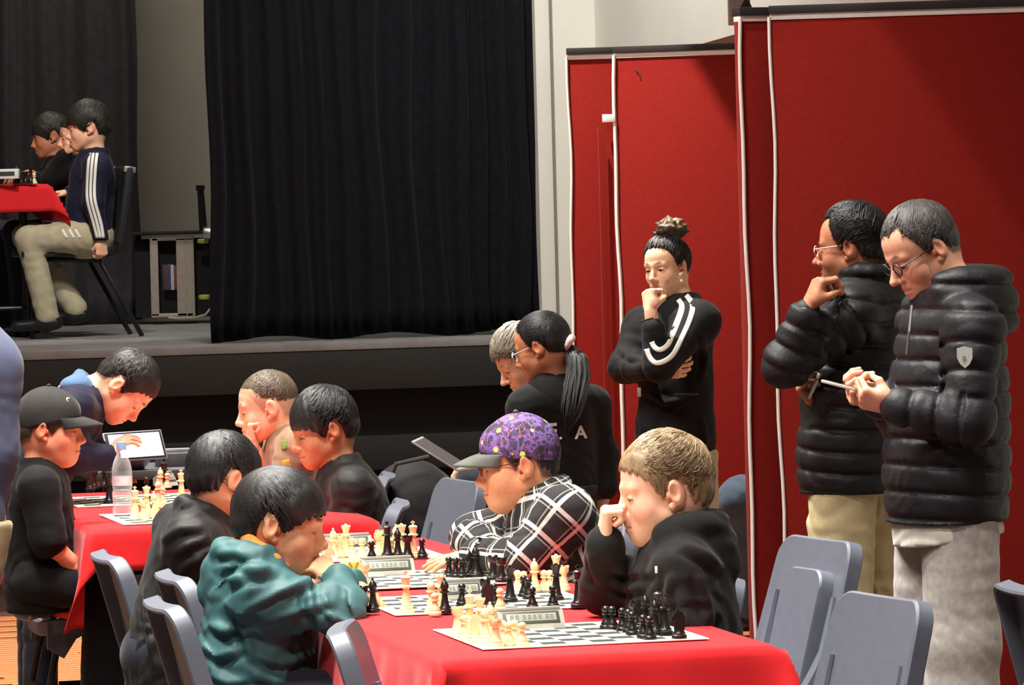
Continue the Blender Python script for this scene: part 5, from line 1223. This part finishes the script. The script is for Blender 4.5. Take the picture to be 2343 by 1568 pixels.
o = person(dict(label='boy in teal hooded jacket with orange lining leaning on the near table', D=11.5, h=.0028, gh=.0065, face=4, seed=16, w=(.15, .145, .142), f=.9,
    head=dict(skin=srgb(204, 154, 116), hair=(.014, .012, .012), blush=.35, c=(642, 1200, 0), a=-3, p=10, s=1.02, cut='bowl', th=(.022, .017), seed=16, lock=.06, lift=.003, spiky=.25, locks=520, fat=.003), neck=(598, 1288), sh=[(590, 1362, -.14), (640, 1350, .14)], el=[(786, 1398, -.13), (745, 1385, .14)], wr=[(774, 1326, -.05), (806, 1334, .09)], hip=(580, 1600),
    hands=[((-.75, .2, .55), (-.3, .6, -.6), 'R', 'grip'), ((.75, -.15, -.45), (0, -.2, -1), 'L', 'relax')],
    top=dict(mat=M_teal, arm=(.062, .057, .046), hem=.16, fold=.011, fscale=24, fdir=(.8, .2, 1), wl=.06, reach=.2, hood=(.085, .095, .030), open=.052,
        lines=[(1.4, (482, 1368), (520, 1325), (570, 1298), (650, 1292)), ((488, 1300), (555, 1282), (625, 1292)), ((500, 1262), (550, 1258), (590, 1272)), (1.3, (565, 1380), (640, 1342), (700, 1322), (735, 1312)), ((600, 1408), (690, 1382), (775, 1362)), ((640, 1440), (710, 1425), (770, 1412)), (1.2, (712, 1330), (722, 1380), (745, 1412)), ((745, 1340), (758, 1385), (780, 1408)), (1.3, (468, 1468), (505, 1490), (575, 1466)), ((570, 1482), (650, 1504), (740, 1492)), ((585, 1530), (680, 1556), (720, 1550)), (1.2, (556, 1385), (570, 1440), (582, 1486)), ((480, 1420), (520, 1432), (560, 1420)), ((490, 1530), (530, 1548), (580, 1540))]), bottom=dict(mat=M_ddenim)))
S = SDF(.006); j = o; cc = [j['neck'] + j['up'] * (.022 + .02 * (-sin(a))) + (j['lat'] * cos(a) + j['front'] * sin(a)) * .064 for a in np.linspace(-pi, pi, 17)]; S.chain(cc, .013, .01); V, Q = S.mesh(); obj_np('orange_lining', V, Q, M_orange, o['e'])
S = SDF(.005); S.chain([P(550, 1218, 11.50), P(572, 1240, 11.44), P(600, 1262, 11.41), P(630, 1284, 11.41), P(656, 1298, 11.44)], [.012, .017, .018, .015, .008], .01); V, Q = S.mesh(); obj_np('orange_lining', V, Q, M_orange, o['e'])
# ---- 4 right side of the near row
o = person(dict(label='boy in purple patterned cap and black plaid shirt with folded arms', D=12.5, h=.003, gh=.007, face=182, seed=17, w=(.155, .155, .15), f=.88,
    head=dict(skin=srgb(206, 150, 112), hair=BLK, blush=.3, c=(1186, 1062, 0), a=184, p=6, s=1.0, cut='short', th=(.006, .006), seed=18, fat=.009, lock=.02, locks=200, gl_w=1.1), neck=(1238, 1136), sh=[(1292, 1178, -.15), (1240, 1166, .15)], el=[(1196, 1284, -.17), (1085, 1232, .16)], wr=[(1088, 1272, -.04), (1130, 1280, .02)], hip=(1330, 1400), hands=[((-1, .1, -.1), (0, .2, -1), 'L', 'flat'), None],
    top=dict(mat=plaid(), name='plaid_shirt', uv=True, arm=(.066, .060, .052), hem=.08, fold=.006, collar=.022, cw=.066), bottom=dict(mat=M_ddenim)))
cap_hat(o, cap_print(), fabric('charcoal_bill', srgb(84, 86, 80), .8), th=.013, low=.036, back=-.004, bill=.07)
glasses(dict(gl_w=1.2), o['C'], o['R'], o['e'], mat('dark_red_frame', srgb(70, 30, 24), .3), o['s'])
o = person(dict(label='blond boy in black hoodie leaning on his elbow, fist at mouth', D=11.1, h=.0028, gh=.0065, face=180, seed=19, w=(.14, .135, .132), f=.9,
    head=dict(skin=srgb(238, 182, 154), hair=(.27, .185, .10), brow=(.45, .28, .15), browa=.4, blush=.75, c=(1520, 1122, 0), a=186, p=8, s=1.05, cut='short', th=(.018, .010), seed=20, lock=.035, lift=.006, spiky=.5, locks=900, lockw=.5, comb=(0, .3, .1)), neck=(1550, 1225), sh=[(1562, 1300, -.12), (1522, 1290, .13)], el=[(1572, 1440, -.15), (1382, 1350, .08)], wr=[(1520, 1500, -.14), (1384, 1240, -.03)], hip=(1566, 1510),
    hands=[None, ((.05, -.1, 1), (.95, .1, -.1), 'R', 'fist')], hs=.92,
    top=dict(mat=M_hood, name='hoodie', arm=(.058, .054, .047), hem=.1, fold=.006, hood=(.08, .088, .030), open=.052, lines=[((1532, 1296), (1520, 1360), (1528, 1410)), ((1588, 1300), (1608, 1360), (1622, 1420)), ((1350, 1262), (1362, 1305), (1380, 1345)), (1.3, (1556, 1232), (1610, 1262), (1650, 1300)), ((1400, 1292), (1440, 1312), (1490, 1292)), ((1545, 1330), (1560, 1390), (1556, 1440)), ((1400, 1330), (1430, 1345), (1470, 1330))]), bottom=dict(mat=M_ddenim)))
MB().box(P(1501, 1304, 10.93), (.006, .004, .016), None, .001).build('logo_tab', M_stripe, o['e'], keep=True)
# ---- 5 girl and grey-haired man
o = person(dict(label='girl with a long black ponytail and black printed sweatshirt, back turned', D=16.9, h=.0036, gh=.008, face=140, seed=21, w=(.155, .15, .15), f=.75,
    head=dict(skin=SK['brown'], hair=BLK, blush=.2, c=(1240, 795, 0), a=158, p=18, s=.98, cut='back', th=(.014, .012), seed=22, lock=.07, lift=.002, spiky=.15, comb=(0, -.6, .2), crown=(0, .9, .3)), neck=(1268, 876), sh=[(1208, 935, -.12), (1348, 930, .12)], el=[(1182, 1050, -.14), (1376, 1045, .12)], wr=[(1165, 1120, -.12), (1384, 1120, .06)], hip=(1275, 1110), kn=[(1262, 1330, -.06), (1310, 1330, .06)], an=[(1262, 1520, -.06), (1310, 1520, .06)], hands=[((0, 0, -1), (1, 0, 0), 'L', 'relax'), None],
    top=dict(mat=M_blkknit, name='sweatshirt', arm=(.066, .056, .048), hem=.06, fold=.005), bottom=dict(mat=M_ddenim)))
g = o; S = SDF(.006); pts = [P(x, y, 16.9 + d) for x, y, d in ((1296, 790, -.02), (1318, 815, -.05), (1322, 860, -.07), (1312, 910, -.10), (1306, 950, -.12), (1300, 985, -.12))]
pts = [np.array(p_) for p_ in pts]; pb = MB(); prof_ = [.016, .034, .042, .044, .034, .008]; r_ = np.random.default_rng(9); S.chain(pts, [.014, .022, .028, .028, .018, .004], .02)
for n_ in range(170):
    a_ = r_.uniform(0, 6.28); q_ = math.sqrt(r_.uniform(.25, 1)); off = np.array([cos(a_), sin(a_), 0]) * q_; ln = r_.uniform(.75, 1.05); path = []
    for i_ in range(9):
        u = i_ / 8 * ln * 5; k_ = min(int(u), 4); f_ = u - k_; c_ = pts[k_] * (1 - f_) + pts[min(k_ + 1, 5)] * f_; w2 = prof_[k_] * (1 - f_) + prof_[min(k_ + 1, 5)] * f_
        path.append(c_ + off * w2 + .003 * np.array([sin(i_ * 1.1 + n_), cos(i_ * .9 + n_), 0]))
    pb.tube(path, [.004, .005, .005, .005, .0045, .004, .0035, .0025, .001], 5)
V, Q = S.mesh(); core = obj_np('ponytail', V, Q, M_hair, o['e'], np.tile(BLK, (len(V), 1))); pb.build('ponytail_locks', mat('black_hair_locks', BLK, .45, noise=.3, nscale=90), core, keep=True)
S = SDF(.004); q = P(1299, 785, 16.86); ax = np.array([.8, 0, -.6]); e1 = np.array([.6, 0, .8]); e2 = np.array([0, 1, 0]); S.chain([np.array(q) + (e1 * cos(a) + e2 * sin(a)) * .022 for a in np.linspace(0, 2 * pi, 13)], .011, .01); S.disp = lambda x, y, z: .002 * wob(x, y, z, 200, 1); V, Q = S.mesh(); obj_np('scrunchie', V, Q, fabric('pink_scrunchie', srgb(236, 196, 190), .8), o['e'])
glasses(dict(gl_w=1.6), o['C'], o['R'], o['e'], mat('pale_frame', srgb(214, 196, 196), .3), o['s'])
letters('letter', 'E', o['top'], P(1264, 1012, 16.5), (1, .1, 0), (0, 1, 0), .075, M_stripe, o['e']); letters('letter', 'A', o['top'], P(1332, 1014, 16.5), (1, .1, 0), (0, 1, 0), .062, M_stripe, o['e'])
letters('letter', '. .', o['top'], P(1276, 1014, 16.5), (1, .1, 0), (0, 1, 0), .05, M_stripe, o['e'])
S = SDF(.008); S.chain([P(1384, 1088, 16.97), P(1382, 1120, 16.97), P(1370, 1185, 16.97)], [.034, .036, .016], .02); S.disp = folds(.007, 60, 3); V, Q = S.mesh(); obj_np('striped_cuff', V, Q, M_greysweat, o['e'])
o = person(dict(label='grey-haired man bent over a laptop behind the girl with the ponytail', D=17.6, h=.0036, gh=.009, face=186, seed=23, w=(.16, .16, .17), f=.75, sc=1.1,
    head=dict(skin=SK['fair'], hair=(.20, .17, .135), blush=.5, kid=False, c=(1194, 820, 0), a=196, p=34, s=.98, cut='short', th=(.024, .014), seed=24, lock=.06, lift=.012, grey=.3, locks=520, comb=(0, .5, 0)), neck=(1252, 880), sh=[(1262, 930, -.2), (1235, 925, .2)], el=[(1205, 1045, -.22), (1180, 1040, .2)], wr=[(1120, 1050, -.1), (1115, 1055, .1)], hip=(1268, 1130), kn=[(1096, 1106, -.12), (1105, 1106, .12)], an=[(1090, 1345, -.12), (1110, 1345, .12)], hands=[((-1, .2, -.1), (0, 0, -1), 'L', 'relax'), ((-1, -.2, -.1), (0, 0, -1), 'R', 'relax')],
    top=dict(mat=M_blkknit, name='jumper', arm=(.07, .06, .05), hem=.03, fold=.004), bottom=dict(mat=M_ddenim, leg=(.09, .075, .06))))
# ---- 6 standing woman
o = person(dict(label='standing woman in black blazer with white striped sleeve, fist at her mouth', D=18.0, h=.0032, gh=.0075, face=228, seed=25, w=(.165, .15, .155), f=.72,
    head=dict(skin=srgb(226, 180, 148), hair=(.020, .016, .013), blush=.3, kid=False, c=(1524, 612, 0), a=232, p=6, r=-4, s=.92, gaze=-.003, nose=.003, cut='back', th=(.019, .015), seed=26, locks=520, lock=.06, comb=(0, -.3, .6), crown=(0, .7, -.7), lift=.009), neck=(1553, 694), sh=[(1602, 736, -.13), (1470, 748, .13)], el=[(1508, 838, -.30), (1428, 840, .02)], wr=[(1488, 712, -.28), (1506, 846, -.26)], hip=(1545, 985), kn=[(1600, 1290, -.05), (1530, 1290, .05)], an=[(1600, 1470, -.05), (1535, 1470, .05)],
    hands=[((-.05, .25, 1), (.75, .65, 0), 'L', 'fist', .55), ((1, .1, .0), (0, 1, .2), 'R', 'relax', .35)], hs=.92,
    top=dict(mat=M_blkknit, name='blazer', arm=(.066, .058, .046), cuff=.34, hem=.13, flare=1.04, fold=.004, collar=.02, cw=.066, lines=[((1480, 900), (1520, 920), (1560, 910)), ((1600, 760), (1612, 820), (1600, 880)), ((1460, 920), (1470, 980), (1462, 1040)), ((1415, 800), (1440, 815), (1462, 808)), ((1600, 940), (1610, 1000), (1605, 1050))]), bottom=dict(mat=M_khaki2, leg=(.095, .075, .07))))
w_ = o; ribbon('sleeve_stripe', o['top'], [P(x, y, 17.6) for x, y in ((1577, 680), (1590, 700), (1582, 735), (1560, 780), (1542, 812), (1520, 828), (1500, 832), (1486, 818), (1480, 800))], (0, 1, 0), .019, M_stripe, o['e'], n=40)
ribbon('sleeve_stripe', o['top'], [P(x, y, 17.6) for x, y in ((1558, 690), (1566, 705), (1556, 735), (1540, 770), (1530, 790), (1512, 802), (1498, 796), (1492, 784))], (0, 1, 0), .019, M_stripe, o['e'], n=40)
# bun of curls
S = SDF(.005); c = P(1534, 528, 18.0); r_ = np.random.default_rng(3); 
for _ in range(90):
    d = nrm(r_.normal(size=3)); p0 = np.array(c) + d * np.array([.05, .04, .045]); p1 = p0 + r_.normal(size=3) * .012; S.cap(p0, p1, .009, .005, .004)
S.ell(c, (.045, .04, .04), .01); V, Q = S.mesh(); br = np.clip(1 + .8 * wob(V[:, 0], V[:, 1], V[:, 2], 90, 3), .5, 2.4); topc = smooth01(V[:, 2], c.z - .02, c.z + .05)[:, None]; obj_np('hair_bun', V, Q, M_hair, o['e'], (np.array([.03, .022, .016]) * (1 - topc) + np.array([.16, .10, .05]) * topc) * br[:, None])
for z_ in (640, 655): MB().lathe([(0, -1), (.7, -.7), (1, 0), (.7, .7), (0, 1)], 10, Matrix.Translation(P(1557 if z_ == 640 else 1559, z_ - 12, 17.92)) @ Matrix.Scale(.007, 4)).build('earring', mat('pearl', srgb(236, 220, 190), .25), o['e'], keep=True)
MB().tube([P(1468, 735, 17.66), P(1480, 732, 17.62), P(1494, 728, 17.64)], .004, 6).build('bracelet', mat('dark_cord', srgb(60, 50, 44), .6), o['e'], keep=True)
MB().box(P(1462, 898, 17.85), (.014, .004, .034), None, .002).build('pin', mat('grey_pin', srgb(150, 150, 148), .4), o['e'], keep=True)
MB().box(P(1570, 903, 17.83), (.09, .004, .008), None, .002).build('pocket_edge', fabric('pocket_edge', srgb(60, 60, 62), .8), o['e'], keep=True)
# ---- 7 the two men by the red partition
o = person(dict(label='man in black puffer jacket with a silver watch, hand at his chin', D=13.9, h=.003, gh=.0065, face=152, seed=27, w=(.188, .180, .174), f=.82, hw=.068, sc=1.2,
    head=dict(skin=srgb(176, 118, 86), hair=(.012, .011, .012), blush=.25, kid=False, beard=.45, c=(1950, 566, 0), a=160, p=4, s=1.0, cut='reced', th=(.022, .012), seed=28, lock=.06, lift=.006, comb=(0, -.5, .2), grey=.08), neck=(1985, 640), sh=[(1950, 722, -.2), (2062, 712, .18)], el=[(1792, 842, -.24), (1930, 900, .16)], wr=[(1850, 702, -.27), (1862, 918, -.08)], hip=(1955, 1030), kn=[(1920, 1400, -.08), (1985, 1400, .1)], an=[(1905, 1730, -.08), (1985, 1730, .12)],
    hands=[((.42, .15, .9), (.85, .3, -.35), 'L', 'grip', .7), ((-.5, -.4, .6), (.6, -.3, .5), 'R', 'grip', .8)],
    top=dict(mat=M_puff2, name='puffer_jacket', quilt=.062, qamp=.0075, arm=(.068, .066, .050), cuff=.12, hem=.12, fold=.004, wl=.035, collar=.03, cw=.066, cup=.02, open=.055), bottom=dict(mat=M_khaki, leg=(.085, .080, .074), pw=.8, fold=.008)))
glasses(dict(gl_w=1.4), o['C'], o['R'], o['e'], mat('pale_pink_frame', srgb(220, 180, 170), .3), o['s'])
wv = o['wr'][0]; wd_ = nrm(o['wr'][0] - o['el'][0]); e1 = nrm(np.cross(wd_, (0, 1, 0))); e2 = np.cross(wd_, e1); wc = wv - wd_ * .02
wb = MB()
for i in range(12):
    a = 2 * pi * i / 12; p_ = wc + (e1 * cos(a) + e2 * sin(a)) * .034; R_ = frame(Vector(tuple(-e1 * sin(a) + e2 * cos(a))), Vector(tuple(wd_)), Vector(tuple(e1 * cos(a) + e2 * sin(a))), (0, 0, 0)).to_3x3(); wb.box(p_, (.0165, .022, .005), R_, .0015, 1)
wt = wb.build('watch_band', mat('watch_steel', srgb(214, 214, 216), .2, metal=.8), o['e'], keep=True)
MB().lathe([(0, .006), (.016, .006), (.018, 0), (.018, -.004)], 16, Matrix.Translation(Vector(tuple(wc - np.array([.01, .034, 0])))) @ Matrix.Rotation(rad(90), 4, 'X')).build('watch_case', mat('watch_steel2', srgb(228, 228, 232), .2, metal=.6), wt)
def phone(name, a, b, D_, label, wv=.07):
    p0 = P(*a, D_); p1 = P(*b, D_ - .02); ax = (p1 - p0); L = ax.length; ax.normalize(); y_ = Vector((0, 1, 0)); y_ = (y_ - ax * y_.dot(ax)).normalized(); z_ = ax.cross(y_); R_ = frame(ax, y_, z_, (0, 0, 0)).to_3x3(); e = empty('phone', (p0 + p1) / 2); tag(e, label, 'phone')
    MB().box((p0 + p1) / 2, (L, wv, .009), R_, .0035).build('case', mat('phone_case', srgb(196, 190, 178), .35, noise=.05), e, keep=True); MB().box((p0 + p1) / 2 + z_ * (.0048 if z_.z > 0 else -.0048), (L * .95, wv * .92, .0006), R_).build('screen', M_bez, e, keep=True)
phone('phone', (1852, 905), (1872, 862), 13.74, 'pale phone held upright by the man with the watch')
o = person(dict(label='man in hooded black puffer jacket and grey sweatpants looking at his phone', D=12.9, h=.003, gh=.0065, face=200, seed=29, w=(.190, .180, .172), f=.84, hw=.068, sc=1.2,
    head=dict(skin=srgb(226, 168, 138), hair=(.055, .05, .046), blush=.45, kid=False, c=(2106, 570, 0), a=202, p=30, s=1.02, cut='reced', th=(.013, .010), seed=30, lock=.04, lift=.003, grey=.4, spiky=.3), neck=(2182, 664), sh=[(2228, 752, -.2), (2120, 735, .18)], el=[(2216, 962, -.25), (2075, 960, .14)], wr=[(2042, 928, -.2), (2010, 915, .02)], hip=(2165, 1065), kn=[(2200, 1470, -.06), (2130, 1470, .12)], an=[(2205, 1830, -.05), (2150, 1830, .14)],
    hands=[((-.95, .1, .28), (.2, .6, .55), 'L', 'grip', .6), ((-.9, -.2, .2), (0, -.5, .7), 'R', 'grip')],
    top=dict(mat=M_puff, name='puffer_jacket', quilt=.070, qamp=.008, arm=(.072, .068, .052), cuff=.08, hem=.15, fold=.004, wl=.035, collar=.026, cw=.072, cup=.0, hood=(.095, .115, .045), open=.056), bottom=dict(mat=M_greysweat, leg=(.088, .086, .078), pw=.8, fold=.003)))
glasses(dict(gl_w=1.5), o['C'], o['R'], o['e'], mat('dark_frame', srgb(40, 36, 40), .3), o['s'])
phone('phone', (1882, 872), (1960, 892), 12.76, 'pale phone held level by the man in grey sweatpants')
sh_ = MB().prism([(-.02, .026), (0, .031), (.02, .026), (.02, 0), (.012, -.016), (0, -.026), (-.012, -.016), (-.02, 0)], Matrix.Translation(P(2207, 820, 12.585)) @ Matrix.Rotation(pi / 2, 4, 'X'), .006).build('shield_badge', mat('badge_grey', srgb(196, 200, 192), .4), o['e'], keep=True)
letters('badge_mark', '0', None, P(2206, 826, 12.579), (1, 0, 0), (0, 1, 0), .018, mat('badge_dark', srgb(110, 114, 110), .5), o['e'])
S = SDF(.008); hp = o['hip']; S.cap(hp - np.array([0, 0, .165]), hp - np.array([0, 0, .185]), .174, .172, .03, flat=o['front'], f=.86); S.disp = folds(.004, 30, 5); S.cut(hp - np.array([0, 0, .20]), (0.12, 0, -1)); S.cut(hp - np.array([0, 0, .15]), (0, 0, 1)); V, Q = S.mesh(); obj_np('t_shirt_hem', V, Q, M_wh, o['e'])
MB().tube([P(2086, 700, 12.72), P(2080, 760, 12.66), P(2074, 812, 12.66)], .004, 6).build('zip', mat('zip_grey', srgb(90, 88, 84), .4), o['e'], keep=True)
# ---- 8 half-seen people
o = person(dict(label='seated person in blue jeans and black shoes half hidden by the red partition', D=18.6, h=.005, gh=.010, face=180, seed=31, w=(.16, .16, .17), sc=1.1,
    head=dict(skin=SK['fair'], hair=BRN, kid=False, c=(1885, 770, 0), a=180, s=.98, cut='short', th=(.014, .01), seed=31, locks=150), neck=(1905, 850), sh=[(1910, 890, -.2), (1905, 885, .2)], el=[(1890, 1010, -.22), (1885, 1010, .22)], wr=[(1800, 1060, -.15), (1800, 1060, .15)], hip=(1890, 1150), kn=[(1700, 1148, -.12), (1790, 1140, .14)], an=[(1712, 1392, -.1), (1800, 1392, .14)], hands=[((-1, 0, 0), (0, 0, -1), 'L', 'relax'), ((-1, 0, 0), (0, 0, -1), 'R', 'relax')],
    top=dict(mat=M_slate, name='jumper', arm=(.07, .06, .05), hem=.04), bottom=dict(mat=M_denim, leg=(.1, .088, .06), fold=.006)))
o = person(dict(label='standing person in slate blue top and khaki trousers cut off at left edge', D=12.4, h=.005, gh=.009, face=84, seed=33, w=(.17, .165, .19), sc=1.15,
    head=dict(skin=SK['fair'], hair=BRN, kid=False, c=(-130, 620, 0), a=80, s=1.0, cut='short', th=(.016, .01), seed=31, locks=150), neck=(-130, 730), sh=[(-32, 850, .0), (-220, 850, .02)], el=[(-22, 1030, -.02), (-250, 1040, .0)], wr=[(-30, 1165, .1), (-230, 1180, .1)], hip=(-150, 1160), kn=[(-115, 1470, 0), (-210, 1470, 0)], an=[(-115, 1800, 0), (-210, 1800, 0)], hands=[((0, .4, -1), (-1, 0, 0), 'R', 'relax'), ((0, .4, -1), (1, 0, 0), 'L', 'relax')],
    top=dict(mat=M_slate, name='sweatshirt', arm=(.078, .068, .055), hem=.1, fold=.005), bottom=dict(mat=M_khaki, leg=(.1, .085, .07))))
